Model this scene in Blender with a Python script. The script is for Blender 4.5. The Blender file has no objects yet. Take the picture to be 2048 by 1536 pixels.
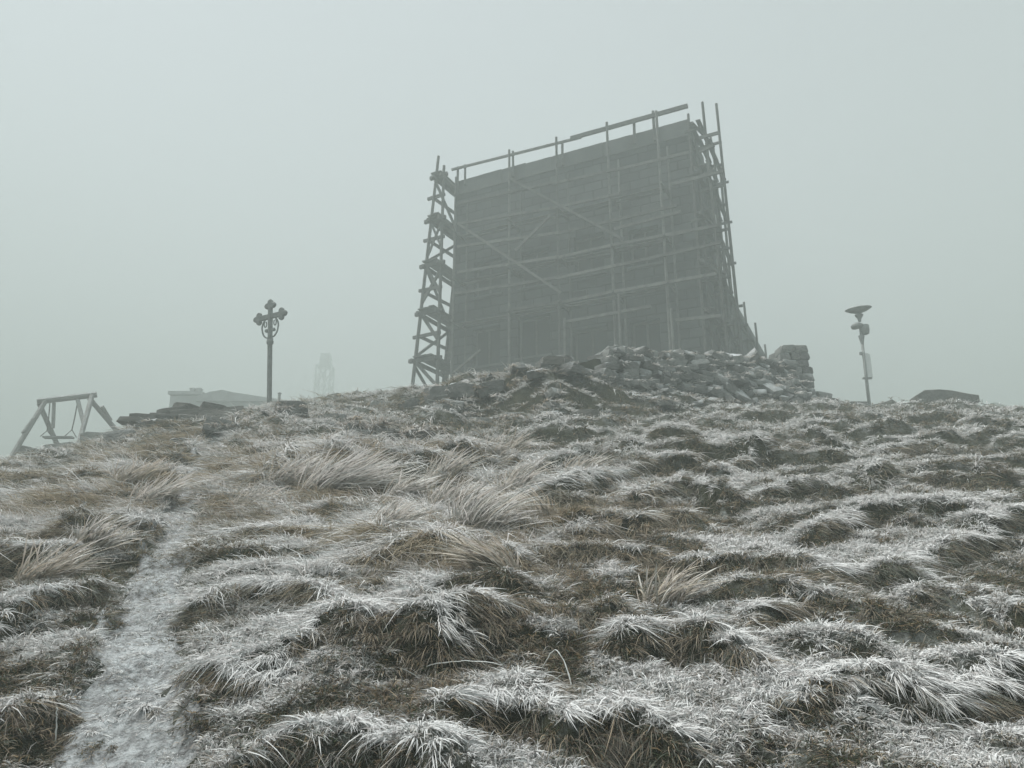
import bpy, bmesh, math, random
import numpy as np
from mathutils import Vector, Matrix

random.seed(7)
RNG = np.random.default_rng(11)
SC = bpy.context.scene
COL = SC.collection

# ------------------------------------------------------------------ camera
F_PX, PITCH, EYE = 1540.0, math.radians(16.0), 1.6      # focal length in photo pixels (2048 wide)
cam_d = bpy.data.cameras.new("camera")
cam_d.sensor_width = 36.0
cam_d.lens = 36.0 * F_PX / 2048.0
cam_d.clip_start, cam_d.clip_end = 0.05, 2000.0
cam = bpy.data.objects.new("camera", cam_d)
cam.location = (0, 0, EYE)
cam.rotation_euler = (math.radians(90) + PITCH, 0, 0)
COL.objects.link(cam)
SC.camera = cam

# ------------------------------------------------------------------ sky, sun, exposure
SUN_EL, SUN_AZ = math.radians(64), math.radians(-85)     # azimuth from +y towards +x
w = bpy.data.worlds.new("World")
SC.world = w
w.use_nodes = True
nt = w.node_tree
nt.nodes.clear()
sky = nt.nodes.new("ShaderNodeTexSky")
sky.sky_type = 'NISHITA'
sky.sun_disc = False
sky.sun_elevation = SUN_EL
sky.sun_rotation = SUN_AZ
sky.air_density, sky.dust_density, sky.ozone_density = 1.0, 0.3, 1.0
hsv = nt.nodes.new("ShaderNodeHueSaturation")            # overcast: the blue of the clear sky is gone
hsv.inputs["Saturation"].default_value = 0.22
bg = nt.nodes.new("ShaderNodeBackground")
bg.inputs["Strength"].default_value = 0.05
wo = nt.nodes.new("ShaderNodeOutputWorld")
nt.links.new(sky.outputs[0], hsv.inputs["Color"])
nt.links.new(hsv.outputs[0], bg.inputs["Color"])
nt.links.new(bg.outputs[0], wo.inputs["Surface"])

sun_d = bpy.data.lights.new("sun", 'SUN')
sun_d.energy = 1.5
sun_d.angle = math.radians(20)
sun_d.color = (1.0, 0.97, 0.93)
sun = bpy.data.objects.new("sun", sun_d)
sdir = Vector((math.sin(SUN_AZ) * math.cos(SUN_EL), math.cos(SUN_AZ) * math.cos(SUN_EL), math.sin(SUN_EL)))
sun.rotation_euler = sdir.to_track_quat('Z', 'Y').to_euler()
COL.objects.link(sun)

vs = SC.view_settings
vs.view_transform, vs.look, vs.gamma, vs.use_curve_mapping = 'Standard', 'None', 1.0, False
vs.exposure = 2.5
SC.cycles.max_bounces = 6
SC.cycles.diffuse_bounces = 3
SC.cycles.volume_bounces = 3
SC.cycles.use_denoising = True
FOG_DENSITY = 0.0166

# ------------------------------------------------------------------ helpers
def tag(o, label=None, cat=None, group=None, kind=None):
    if label: o["label"] = label
    if cat: o["category"] = cat
    if group: o["group"] = group
    if kind: o["kind"] = kind
    return o

def link(name, me, mat, parent=None):
    o = bpy.data.objects.new(name, me)
    if mat is not None and not me.materials:
        me.materials.append(mat)
    if parent is not None:
        o.parent = parent
    COL.objects.link(o)
    return o

def empty(name, loc, rz=0.0):
    o = bpy.data.objects.new(name, None)
    o.empty_display_size = 0.2
    o.location = loc
    o.rotation_euler = (0, 0, rz)
    COL.objects.link(o)
    return o

class MB:
    """collects plain geometry, builds ONE mesh object"""
    def __init__(s): s.v, s.f = [], []
    def add(s, vs_, fs_):
        n = len(s.v)
        s.v += [tuple(a) for a in vs_]
        s.f += [tuple(i + n for i in f) for f in fs_]
        return s
    def box(s, c, size, M=None):
        cx, cy, cz = c; a, b, d = (q / 2 for q in size)
        vv = [(x, y, z) for z in (-d, d) for y in (-b, b) for x in (-a, a)]
        if M is not None: vv = [M @ Vector(q) for q in vv]
        vv = [(q[0] + cx, q[1] + cy, q[2] + cz) for q in vv]
        return s.add(vv, [(0, 2, 3, 1), (4, 5, 7, 6), (0, 1, 5, 4), (2, 6, 7, 3), (0, 4, 6, 2), (1, 3, 7, 5)])
    def beam(s, p, q, wd, ht=None, n=4, taper=1.0, sag=0.0):
        p, q = Vector(p), Vector(q); d = (q - p)
        if d.length < 1e-6: return s
        d.normalize()
        up = Vector((0, 0, 1)) if abs(d.z) < 0.9 else Vector((0, 1, 0))
        a = d.cross(up).normalized(); b = a.cross(d).normalized()
        ht = wd if ht is None else ht
        vv = []
        for k, c in enumerate((p, q)):
            sc = 1.0 if k == 0 else taper
            for i in range(n):
                an = math.pi * 2 * (i + 0.5) / n
                r = 0.5 / math.cos(math.pi / n) if n == 4 else 0.5
                vv.append(c + a * (math.cos(an) * r * wd * sc) + b * (math.sin(an) * r * ht * sc))
        ff = [(i, (i + 1) % n, n + (i + 1) % n, n + i) for i in range(n)]
        ff += [tuple(range(n - 1, -1, -1)), tuple(range(n, 2 * n))]
        return s.add(vv, ff)
    def tube(s, pts, rads, n=8):
        pts = [Vector(p) for p in pts]
        m = len(pts); vv = []
        prev = None
        for k, p in enumerate(pts):
            d = (pts[min(k + 1, m - 1)] - pts[max(k - 1, 0)]).normalized()
            if prev is None:
                ref = Vector((0, 0, 1)) if abs(d.z) < 0.9 else Vector((1, 0, 0))
                a = d.cross(ref).normalized()
            else:
                a = (prev - d * prev.dot(d)).normalized()
            prev = a; b = d.cross(a)
            r = rads[k] if hasattr(rads, '__len__') else rads
            for i in range(n):
                an = 2 * math.pi * i / n
                vv.append(p + a * math.cos(an) * r + b * math.sin(an) * r)
        ff = []
        for k in range(m - 1):
            for i in range(n):
                ff.append((k * n + i, k * n + (i + 1) % n, (k + 1) * n + (i + 1) % n, (k + 1) * n + i))
        ff += [tuple(range(n - 1, -1, -1)), tuple(range((m - 1) * n, m * n))]
        return s.add(vv, ff)
    def lathe(s, prof, M=None, n=20):
        """prof: (r, z) from bottom to top, closed at both ends"""
        vv = []
        for r, z in prof:
            for i in range(n):
                an = 2 * math.pi * i / n
                q = Vector((r * math.cos(an), r * math.sin(an), z))
                vv.append(M @ q if M is not None else q)
        m = len(prof); ff = []
        for k in range(m - 1):
            for i in range(n):
                ff.append((k * n + i, k * n + (i + 1) % n, (k + 1) * n + (i + 1) % n, (k + 1) * n + i))
        ff += [tuple(range(n - 1, -1, -1)), tuple(range((m - 1) * n, m * n))]
        return s.add(vv, ff)
    def mesh(s, name, smooth=False):
        me = bpy.data.meshes.new(name)
        me.from_pydata(s.v, [], s.f)
        if smooth:
            me.polygons.foreach_set("use_smooth", [True] * len(me.polygons))
        me.update()
        return me
    def build(s, name, mat, parent=None, smooth=False):
        return link(name, s.mesh(name, smooth), mat, parent)

# photo pixel -> direction; only ever used with the ground, a wall plane or a judged distance
CP, SP = math.cos(PITCH), math.sin(PITCH)
def ray(px, py):
    xc, yc = (px - 1024.0) / F_PX, (768.0 - py) / F_PX
    return Vector((xc, CP - yc * SP, SP + yc * CP))
def at(px, py, Y):
    r = ray(px, py); k = Y / r.y
    return Vector((r.x * k, Y, EYE + r.z * k))
def topx(x, y, z):
    z = z - EYE
    fw = y * CP + z * SP; up = -y * SP + z * CP
    return 1024 + F_PX * x / fw, 768 - F_PX * up / fw

# ------------------------------------------------------------------ noise
def _hash(ix, iy, seed):
    n = (ix.astype(np.int64) * 374761393 + iy.astype(np.int64) * 668265263 + seed * 974711) & 0xFFFFFFFF
    n = ((n ^ (n >> 13)) * 1274126177) & 0xFFFFFFFF
    n = ((n ^ (n >> 16)) * 2246822519) & 0xFFFFFFFF
    n = n ^ (n >> 15)
    return (n & 0xFFFFFF) / float(0xFFFFFF)
def vnoise(x, y, seed=0):
    x = np.asarray(x, float); y = np.asarray(y, float)
    ix, iy = np.floor(x), np.floor(y)
    fx, fy = x - ix, y - iy
    fx = fx * fx * fx * (fx * (fx * 6 - 15) + 10); fy = fy * fy * fy * (fy * (fy * 6 - 15) + 10)
    a = _hash(ix, iy, seed); b = _hash(ix + 1, iy, seed)
    c = _hash(ix, iy + 1, seed); d = _hash(ix + 1, iy + 1, seed)
    return (a + (b - a) * fx) * (1 - fy) + (c + (d - c) * fx) * fy
def fbm(x, y, seed=0, o=3):
    s, a, t = 0.0, 0.5, 0.0
    for k in range(o):
        s = s + a * vnoise(x * 2 ** k + 17.3 * k, y * 2 ** k - 9.1 * k, seed + k); t += a; a *= 0.5
    return s / t
def worley(x, y, seed=0):
    ix, iy = np.floor(x), np.floor(y)
    best = np.full(np.shape(x), 9.0)
    for dx in (-1, 0, 1):
        for dy in (-1, 0, 1):
            cx_, cy_ = ix + dx, iy + dy
            d = (cx_ + .1 + .8 * _hash(cx_, cy_, seed) - x) ** 2 + (cy_ + .1 + .8 * _hash(cx_, cy_, seed + 1) - y) ** 2
            best = np.minimum(best, d * (.75 + .7 * _hash(cx_, cy_, seed + 2)))
    return np.sqrt(best)
def sstep(a, b, x):
    t = np.clip((x - a) / (b - a), 0, 1)
    return t * t * (3 - 2 * t)

# ------------------------------------------------------------------ terrain
SLOPE = 0.337
GX = np.array([-300, -120, -60, -25, -15.6, -11.5, -8.7, -7.5, -5.8, -4.6, -3.0, 4.0, 6.0, 9.0, 13.2, 25, 60, 300.])
GZ = np.array([12, 9.5, 8.0, 4.3, 2.3, 1.47, 0.80, 0.46, 0.14, 0.02, 0.0, 0.0, 0.02, 0.09, 0.32, 1.3, 4.0, 10.])
BANK = [(-4.6, 20.0, 0.0), (-2.4, 18.0, 0.55), (-0.6, 16.7, 0.86), (0.75, 15.5, 0.92), (1.7, 15.9, 0.62), (3.6, 17.4, 0.30), (8.2, 21.4, 0.12)]
def seg_dist(x, y, pts):
    best = np.full(np.shape(x), 1e9); val = np.zeros(np.shape(x)); par = np.zeros(np.shape(x))
    acc = 0.0
    for (x0, y0, a0), (x1, y1, a1) in zip(pts[:-1], pts[1:]):
        dx, dy = x1 - x0, y1 - y0; L = math.hypot(dx, dy)
        t = np.clip(((x - x0) * dx + (y - y0) * dy) / (L * L), 0, 1)
        d = np.hypot(x - x0 - t * dx, y - y0 - t * dy)
        m = d < best
        best = np.where(m, d, best); val = np.where(m, a0 + (a1 - a0) * t, val); par = np.where(m, acc + t * L, par)
        acc += L
    return best, val, par
def base_h(x, y):
    x = np.asarray(x, float); y = np.asarray(y, float)
    yc = 22.0 + 5.5 * sstep(-7.5, -13.0, x)
    e = y - yc
    soft = 3.0
    over = np.where(e > soft, e, np.where(e < -soft, 0, (e + soft) ** 2 / (4 * soft)))
    h = SLOPE * y - (SLOPE - 0.10) * over
    h = h - 0.10 * np.maximum(0, y - 48) - 0.02 * np.maximum(0, y - 60)
    h = np.where(y < -12, SLOPE * -12 + 0.06 * (y + 12), h)
    g = (np.interp(x - 0.7, GX, GZ) + np.interp(x, GX, GZ) + np.interp(x + 0.7, GX, GZ)) / 3
    d, a, _ = seg_dist(x, y, BANK)
    return h - g + a * np.exp(-(d / 1.0) ** 2)
def ground_px(px, py, lift=0.0):
    r = ray(px, py); t = 2.0
    for _ in range(400):
        p = Vector((r.x * t, r.y * t, EYE + r.z * t))
        gap = p.z - float(base_h(p.x, p.y)) - lift
        if gap < 0.003: break
        t += max(0.01, gap * 0.6)
        if t > 60: break
    return Vector((r.x * t, r.y * t, float(base_h(r.x * t, r.y * t))))

PATH_PX = [(215, 1600, 300), (232, 1536, 290), (262, 1420, 235), (288, 1300, 190), (300, 1210, 150), (312, 1145, 140), (335, 1075, 100), (362, 1010, 70), (392, 950, 66), (418, 905, 58), (448, 868, 46), (470, 848, 36)]
PATH = []
for (px, py, wpx) in PATH_PX:
    p = ground_px(px, py)
    PATH.append((p.x, p.y, 0.47 * wpx / F_PX * p.y * 1.08))
def path_mask(x, y):
    d, hw, par = seg_dist(x, y, PATH)
    wob = (fbm(x * 2.3, y * 2.3, 51) - 0.45) * 0.42
    return sstep(1.15, 0.75, (d + wob) / np.maximum(hw, 0.05)), d, hw

# turf ledges that can be told apart in the photograph: lip line (photo pixels) and height in metres
LEDGE_PX = [
    ([(1145, 1068), (1200, 1062), (1290, 1058), (1330, 1035), (1390, 1040), (1425, 1062)], .15),
    ([(1060, 1098), (1200, 1108), (1330, 1115), (1420, 1140), (1560, 1150), (1610, 1168)], .17),
    ([(1640, 1180), (1700, 1168), (1780, 1163), (1860, 1175), (1920, 1205), (2010, 1255)], .19),
    ([(1500, 1238), (1600, 1208), (1690, 1228), (1760, 1245)], .24),
    ([(1260, 1300), (1340, 1280), (1430, 1308), (1470, 1345)], .20),
    ([(1620, 1068), (1700, 1036), (1800, 1030), (1880, 1035), (1960, 1050)], .24),
    ([(1810, 1125), (1900, 1095), (1980, 1070), (2080, 1045)], .20),
    ([(1120, 990), (1220, 946), (1300, 920), (1380, 922), (1460, 935)], .30),
    ([(1285, 1003), (1370, 984), (1440, 998), (1470, 1022)], .20),
    ([(1530, 990), (1620, 978), (1700, 988)], .20),
    ([(1480, 925), (1560, 905), (1640, 895), (1720, 905)], .22),
    ([(1870, 1210), (1960, 1250), (2080, 1290)], .18),
    ([(1900, 1430), (1980, 1385), (2090, 1345)], .20),
    ([(890, 1438), (990, 1414), (1070, 1424), (1130, 1440), (1250, 1450), (1340, 1485)], .22),
    ([(480, 1535), (560, 1482), (660, 1464), (760, 1478), (880, 1515)], .24),
    ([(945, 1292), (1050, 1260), (1130, 1254), (1220, 1252)], .17),
    ([(580, 1325), (680, 1304), (770, 1299), (880, 1315)], .19),
    ([(730, 1128), (850, 1110), (950, 1114), (1050, 1135)], .17),
    ([(390, 1085), (470, 1068), (560, 1060), (700, 1075), (750, 1092)], .17),
    ([(790, 930), (900, 905), (1000, 890), (1060, 912)], .32),
    ([(-40, 1280), (60, 1235), (120, 1215), (215, 1192)], .18),
    ([(520, 955), (620, 925), (720, 935)], .30),
    ([(1740, 960), (1850, 945), (1960, 955), (2060, 940)], .22),
    ([(1560, 1450), (1660, 1415), (1780, 1420), (1840, 1445)], .14),
    ([(150, 1060), (230, 1035), (300, 1040)], .20),
    ([(1000, 1010), (1080, 1000), (1160, 1012)], .18),
    ([(860, 1205), (930, 1192), (1000, 1200)], .16),
    ([(400, 1210), (480, 1188), (590, 1195), (660, 1215)], .13),
    ([(330, 1385), (420, 1360), (520, 1370)], .12),
    ([(1740, 900), (1850, 888), (1960, 900)], .18),
    ([(-60, 1130), (30, 1105), (110, 1115)], .22),
    ([(30, 1455), (110, 1430), (160, 1440)], .12),
]
LEDGES = []
for pts_, a_ in LEDGE_PX:
    a_ = a_ * (.62 if pts_[len(pts_) // 2][1] > 1090 else .78)
    g_ = [ground_px(*q_, a_ * .8) for q_ in pts_]
    g_ = sorted(g_, key=lambda v: v.x)
    e0, e1 = g_[0].copy(), g_[-1].copy()
    e0.x -= .22; e0.y -= .05; e1.x += .22; e1.y -= .05
    g_ = [e0] + g_ + [e1]
    LEDGES.append((np.array([v.x for v in g_]), np.array([v.y for v in g_]), a_))
def ledges(x, y):
    z = np.zeros(np.shape(x)); lip = np.zeros(np.shape(x)); rise = np.zeros(np.shape(x))
    jx = .10 * (vnoise(x * 5, y * 2, 301) - .5) + .05 * (vnoise(x * 13, y * 3, 302) - .5)
    for xs, ys, a_ in LEDGES:
        m = (x > xs[0] - .05) & (x < xs[-1] + .05) & (np.abs(y - ys.mean()) < 2.5)
        if not m.any(): continue
        xm = x[m]; d = y[m] - np.interp(xm, xs, ys) + jx[m]
        Lx = xs[-1] - xs[0]; ef = min(.32, Lx * .25)
        env = sstep(xs[0], xs[0] + ef, xm) * sstep(xs[-1], xs[-1] - ef, xm)
        env = env * (.85 + .3 * vnoise(xm * 3.3, xm * 0 + a_ * 91, 303))
        pr = np.where(d >= 0, np.exp(-d / .75), sstep(-.12, 0, d))
        z[m] += a_ * env * pr
        k_ = a_ / .2
        lip[m] = np.maximum(lip[m], env * np.where(d >= 0, np.exp(-(d / .16) ** 2), np.exp(-(d / .035) ** 2)))
        rise[m] = np.maximum(rise[m], env * np.exp(-((d + .10 * k_) / (.085 * k_ + .02)) ** 2))
    return z, lip, rise
def terrain(x, y, full=False):
    x = np.asarray(x, float); y = np.asarray(y, float)
    h = base_h(x, y)
    near = sstep(60, 30, np.hypot(x, y))
    pm, _, _ = path_mask(x, y)
    soft = 1 - 0.65 * pm
    # terracettes: long lips along the contour that break up, wander and join
    q = y + 0.30 * x * 0.4 + 2.3 * (fbm(x * 0.33, y * 0.42, 3, 2) - 0.5) + 0.5 * (fbm(x * 1.1, y * 1.3, 5, 2) - 0.5)
    lam = 0.74
    f1 = q / lam - np.floor(q / lam)
    row = np.floor(q / lam)
    am1 = np.clip(1.9 * vnoise(x * 1.0 + row * 7.7, row * 3.1, 21) - 0.25, 0, 1.25)
    q2 = y * 1.05 - 0.25 * x + 1.6 * (fbm(x * 0.55 + 4, y * 0.6, 9, 2) - 0.5)
    lam2 = 0.40
    f2 = q2 / lam2 - np.floor(q2 / lam2)
    row2 = np.floor(q2 / lam2)
    am2 = np.clip(1.9 * vnoise(x * 1.2 + row2 * 5.3, row2 * 1.7, 27) - 0.45, 0, 1.1)
    zone = 0.62 + 0.38 * sstep(-2.0, 1.5, x + 0.05 * y)          # steps are strongest on the right flank
    fade1 = sstep(0, 0.25, vnoise(x * 1.0 + row * 7.7, row * 3.1, 21))
    s1 = sstep(0.0, 0.22, f1) - f1
    s2 = sstep(0.0, 0.30, f2) - f2
    zone = zone * (.38 + .62 * sstep(7.5, 11, y))
    A1 = lam * 0.48 * am1 * zone
    A2 = lam2 * 0.36 * am2 * zone
    hum = (fbm(x * 1.6, y * 1.9, 33, 3) - 0.5) * 0.20 + (fbm(x * 4.6, y * 5.2, 37, 2) - 0.5) * 0.13
    wx, wy = x + .12 * (vnoise(x * 3, y * 3, 77) - .5), y + .12 * (vnoise(x * 3 + 9, y * 3, 78) - .5)
    tus = np.clip(1 - (worley(wx / .46, wy / .36, 55) / .62) ** 2, 0, 1) * sstep(.3, .6, fbm(x * .8, y * .8, 57, 2))
    big = (fbm(x * 0.35, y * 0.35, 41, 2) - 0.5) * 0.35 * sstep(3, 12, y) + (fbm(x * 1.0, y * .8, 43, 2) - .5) * .42 * sstep(11, 16, y) * sstep(2.5, -1.5, x) * (1 - np.exp(-(((x + 7.4) / 2.4) ** 2 + ((y - 16.6) / 2.2) ** 2)))
    lz, llip, lrise = ledges(x, y)
    z = h + soft * lz + near * soft * (A1 * s1 + A2 * s2 + hum * (.6 + .4 * sstep(6, 10, y)) + (.05 + .05 * sstep(6, 10, y)) * tus * sstep(26, 14, y)) + near * big - 0.02 * pm
    z = z + near * pm * ((fbm(x * 9, y * 9, 61, 2) - 0.5) * 0.07 + (fbm(x * 2.6, y * 2.6, 63, 2) - .5) * .10)
    if not full:
        return z
    lip = am1 * zone * np.exp(-((f1 - 0.34) / 0.17) ** 2) + 0.6 * am2 * zone * np.exp(-((f2 - 0.42) / 0.2) ** 2)
    rise = am1 * zone * sstep(0.24, 0.16, f1) * sstep(-0.02, 0.03, f1) + 0.5 * am2 * zone * sstep(0.3, 0.2, f2)
    rise = np.maximum(rise, am1 * zone * sstep(0.88, 0.97, f1))
    lip = np.maximum(lip, llip * 1.15); rise = np.maximum(rise * (1 - llip), lrise)
    return z, np.clip(lip, 0, 1.4), np.clip(rise, 0, 1.3), pm, tus

def hz(x, y):
    return float(terrain(np.array([x]), np.array([y]))[0])

# ------------------------------------------------------------------ materials
def mat(name, col, rough=0.85, var=0.25, scale=6.0, frost=0.0, frost_lo=0.15, frost_hi=0.75, bump=0.3, bscale=None, spec=0.2, detail=5.0, objrand=0.0, stretch=None, col2=None):
    m = bpy.data.materials.new(name); m.use_nodes = True
    N, L = m.node_tree.nodes, m.node_tree.links
    b = N["Principled BSDF"]
    b.inputs["Roughness"].default_value = rough
    b.inputs["Specular IOR Level"].default_value = spec
    tc = N.new("ShaderNodeTexCoord")
    mp = N.new("ShaderNodeMapping")
    L.new(tc.outputs["Object"], mp.inputs["Vector"])
    if stretch: mp.inputs["Scale"].default_value = stretch
    if objrand:
        oi0 = N.new("ShaderNodeObjectInfo")
        vm = N.new("ShaderNodeVectorMath"); vm.operation = 'SCALE'; vm.inputs[0].default_value = (13, 7, 29)
        L.new(oi0.outputs["Random"], vm.inputs["Scale"]); L.new(vm.outputs[0], mp.inputs["Location"])
    n1 = N.new("ShaderNodeTexNoise"); n1.inputs["Scale"].default_value = scale; n1.inputs["Detail"].default_value = detail; n1.inputs["Roughness"].default_value = 0.62
    L.new(mp.outputs[0], n1.inputs["Vector"])
    cr = N.new("ShaderNodeValToRGB")
    c2 = col2 if col2 else tuple(c * (1 + var * 1.6) for c in col)
    cr.color_ramp.elements[0].position = 0.3; cr.color_ramp.elements[1].position = 0.72
    cr.color_ramp.elements[0].color = (*(c * (1 - var * 1.4) for c in col), 1) if not col2 else (*col, 1)
    cr.color_ramp.elements[1].color = (*c2, 1)
    L.new(n1.outputs["Fac"], cr.inputs[0])
    out = cr.outputs[0]
    if objrand:
        oi = N.new("ShaderNodeObjectInfo")
        mr = N.new("ShaderNodeMapRange"); mr.inputs["To Min"].default_value = 1 - objrand; mr.inputs["To Max"].default_value = 1 + objrand
        L.new(oi.outputs["Random"], mr.inputs["Value"])
        sc = N.new("ShaderNodeVectorMath"); sc.operation = 'SCALE'
        L.new(out, sc.inputs[0]); L.new(mr.outputs[0], sc.inputs["Scale"])
        out = sc.outputs[0]
    if frost > 0:
        ge = N.new("ShaderNodeNewGeometry"); sx = N.new("ShaderNodeSeparateXYZ")
        L.new(ge.outputs["Normal"], sx.inputs[0])
        n2 = N.new("ShaderNodeTexNoise"); n2.inputs["Scale"].default_value = scale * 2.2; n2.inputs["Detail"].default_value = 6; n2.inputs["Roughness"].default_value = 0.7
        L.new(mp.outputs[0], n2.inputs["Vector"])
        ma = N.new("ShaderNodeMath"); ma.operation = 'MULTIPLY_ADD'; ma.inputs[1].default_value = 1.7; ma.inputs[2].default_value = -0.85
        L.new(n2.outputs["Fac"], ma.inputs[0])
        ad = N.new("ShaderNodeMath"); ad.operation = 'ADD'
        L.new(sx.outputs["Z"], ad.inputs[0]); L.new(ma.outputs[0], ad.inputs[1])
        mr2 = N.new("ShaderNodeMapRange"); mr2.interpolation_type = 'SMOOTHSTEP'
        mr2.inputs["From Min"].default_value = frost_lo; mr2.inputs["From Max"].default_value = frost_hi
        mr2.inputs["To Max"].default_value = frost
        L.new(ad.outputs[0], mr2.inputs["Value"])
        mx = N.new("ShaderNodeMix"); mx.data_type = 'RGBA'
        mx.inputs[7].default_value = (0.72, 0.77, 0.79, 1)
        L.new(mr2.outputs[0], mx.inputs[0]); L.new(out, mx.inputs[6])
        out = mx.outputs[2]
    L.new(out, b.inputs["Base Color"])
    if bump:
        n3 = N.new("ShaderNodeTexNoise"); n3.inputs["Scale"].default_value = bscale or scale * 3; n3.inputs["Detail"].default_value = 6
        L.new(mp.outputs[0], n3.inputs["Vector"])
        bp = N.new("ShaderNodeBump"); bp.inputs["Strength"].default_value = bump; bp.inputs["Distance"].default_value = 0.03
        L.new(n3.outputs["Fac"], bp.inputs["Height"]); L.new(bp.outputs[0], b.inputs["Normal"])
    return m

M_GROUND = mat("turf_ground", (0.020, 0.023, 0.014), 0.95, 0.35, 3.0, frost=0.35, frost_lo=0.7, frost_hi=1.5, bump=0.9, bscale=38, spec=0.05, col2=(0.058, 0.058, 0.038))  # colour kept dark so gaps between the blades read as shade
M_PATH = mat("frosted_path", (0.055, 0.053, 0.05), 0.95, 0.3, 9.0, frost=0.68, frost_lo=0.45, frost_hi=1.4, bump=1.0, bscale=40, spec=0.1, col2=(0.17, 0.167, 0.168))
M_STONE = mat("grey_sandstone", (0.105, 0.11, 0.108), 0.92, 0.3, 4.5, frost=0.72, frost_lo=0.1, frost_hi=1.3, bump=1.0, bscale=9, spec=0.12, objrand=0.35, col2=(0.26, 0.26, 0.25))
M_SLAB = mat("slab_stone", (0.095, 0.095, 0.09), 0.92, 0.3, 3.0, frost=0.4, frost_lo=0.6, frost_hi=1.35, bump=0.8, bscale=12, spec=0.12, objrand=0.25, col2=(0.20, 0.195, 0.18))
M_WOOD = mat("weathered_timber", (0.070, 0.070, 0.068), 0.9, 0.3, 3.0, frost=0.4, frost_lo=0.3, frost_hi=1.2, bump=0.5, bscale=14, spec=0.1, objrand=0.25, col2=(0.16, 0.16, 0.156))
M_SWING = mat("hazed_frosted_timber", (0.20, 0.20, 0.195), 0.9, 0.3, 3.0, frost=0.6, frost_lo=0.2, frost_hi=1.1, bump=0.4, spec=0.1, objrand=0.15, col2=(0.32, 0.32, 0.31))  # base paled to paint in thicker fog around the swing, under its frost
M_WALL = mat("dark_masonry", (0.036, 0.040, 0.042), 0.93, 0.3, 0.55, frost=0.35, frost_lo=0.5, frost_hi=1.3, bump=1.0, bscale=3.2, spec=0.08, detail=8, col2=(0.090, 0.094, 0.096))  # dark stone tone, mottled at random
M_PARA = mat("pale_coping", (0.075, 0.079, 0.08), 0.93, 0.25, 0.8, frost=0.5, frost_lo=0.3, frost_hi=1.1, bump=0.9, bscale=3.0, spec=0.08, detail=8, col2=(0.13, 0.134, 0.135))
M_DARK = mat("dark_opening", (0.02, 0.021, 0.022), 0.6, 0.2, 2.0, bump=0.1, spec=0.3)
M_FRAME = mat("window_timber", (0.09, 0.085, 0.08), 0.85, 0.2, 4.0, bump=0.2)
M_IRON = mat("grey_iron", (0.12, 0.13, 0.128), 0.7, 0.3, 6.0, frost=0.5, frost_lo=0.45, frost_hi=1.3, bump=0.3, spec=0.3)
M_METAL = mat("pole_metal", (0.26, 0.275, 0.27), 0.6, 0.2, 5.0, frost=0.5, frost_lo=0.5, frost_hi=1.3, bump=0.3, spec=0.3)
M_HAZE_RIME = mat("hazed_rimed_metal", (0.28, 0.29, 0.29), 0.8, 0.15, 2.0, frost=.3, bump=0.2)  # base paled to paint in fog over the far tower, besides its rime
M_WHITE = mat("white_enamel", (0.74, 0.76, 0.75), 0.6, 0.05, 3.0, bump=0.1)
M_HUT = mat("hut_wall", (0.31, 0.32, 0.32), 0.9, 0.2, 1.0, bump=0.3)  # pale tone paints the fog's fading into the distant hut
M_ROPE = mat("rope", (0.12, 0.11, 0.10), 0.9, 0.2, 8.0, frost=0.3, bump=0.2)

def grass_mat(name, attr="Col"):
    m = bpy.data.materials.new(name); m.use_nodes = True
    N, L = m.node_tree.nodes, m.node_tree.links
    N.clear()
    a = N.new("ShaderNodeAttribute"); a.attribute_name = attr
    d = N.new("ShaderNodeBsdfDiffuse"); d.inputs["Roughness"].default_value = 0.6
    t = N.new("ShaderNodeBsdfTranslucent")
    ge = N.new("ShaderNodeNewGeometry")
    va = N.new("ShaderNodeVectorMath"); va.operation = 'MULTIPLY_ADD'; va.inputs[1].default_value = (.38, .38, .38); va.inputs[2].default_value = (0, 0, .95)
    vn = N.new("ShaderNodeVectorMath"); vn.operation = 'NORMALIZE'
    L.new(ge.outputs["Normal"], va.inputs[0]); L.new(va.outputs[0], vn.inputs[0]); L.new(vn.outputs[0], d.inputs["Normal"])
    mx = N.new("ShaderNodeMixShader"); mx.inputs[0].default_value = 0.14
    o = N.new("ShaderNodeOutputMaterial")
    L.new(a.outputs["Color"], d.inputs["Color"]); L.new(a.outputs["Color"], t.inputs["Color"])
    L.new(d.outputs[0], mx.inputs[1]); L.new(t.outputs[0], mx.inputs[2]); L.new(mx.outputs[0], o.inputs["Surface"])
    return m
M_GRASS = grass_mat("frosted_grass")

# ------------------------------------------------------------------ ground sheet
def axis(lo, hi, s0, k):
    out = [0.0]
    while out[-1] < hi: out.append(out[-1] + s0 * math.sqrt(1 + (out[-1] / k) ** 2))
    neg = [0.0]
    while neg[-1] > lo: neg.append(neg[-1] - s0 * math.sqrt(1 + (neg[-1] / k) ** 2))
    return np.array(neg[:0:-1] + out)
gx = axis(-275, 275, 0.07, 2.6)
gy = [3.0]
while gy[-1] < 275: gy.append(gy[-1] + 0.055 * math.sqrt(1 + (gy[-1] / 4.5) ** 2))
gb = [3.0]
while gb[-1] > -275: gb.append(gb[-1] - (0.06 + 0.12 * (3.0 - gb[-1])))
gy = np.array(gb[:0:-1] + gy)
XX, YY = np.meshgrid(gx, gy)
ZZ = terrain(XX.ravel(), YY.ravel()) - .022
nx, ny = len(gx), len(gy)
me = bpy.data.meshes.new("ground")
me.vertices.add(nx * ny)
me.vertices.foreach_set("co", np.stack([XX.ravel(), YY.ravel(), ZZ], 1).astype(np.float32).ravel())
ii = np.arange(nx * ny).reshape(ny, nx)
quads = np.stack([ii[:-1, :-1], ii[:-1, 1:], ii[1:, 1:], ii[1:, :-1]], -1).reshape(-1, 4)
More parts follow.
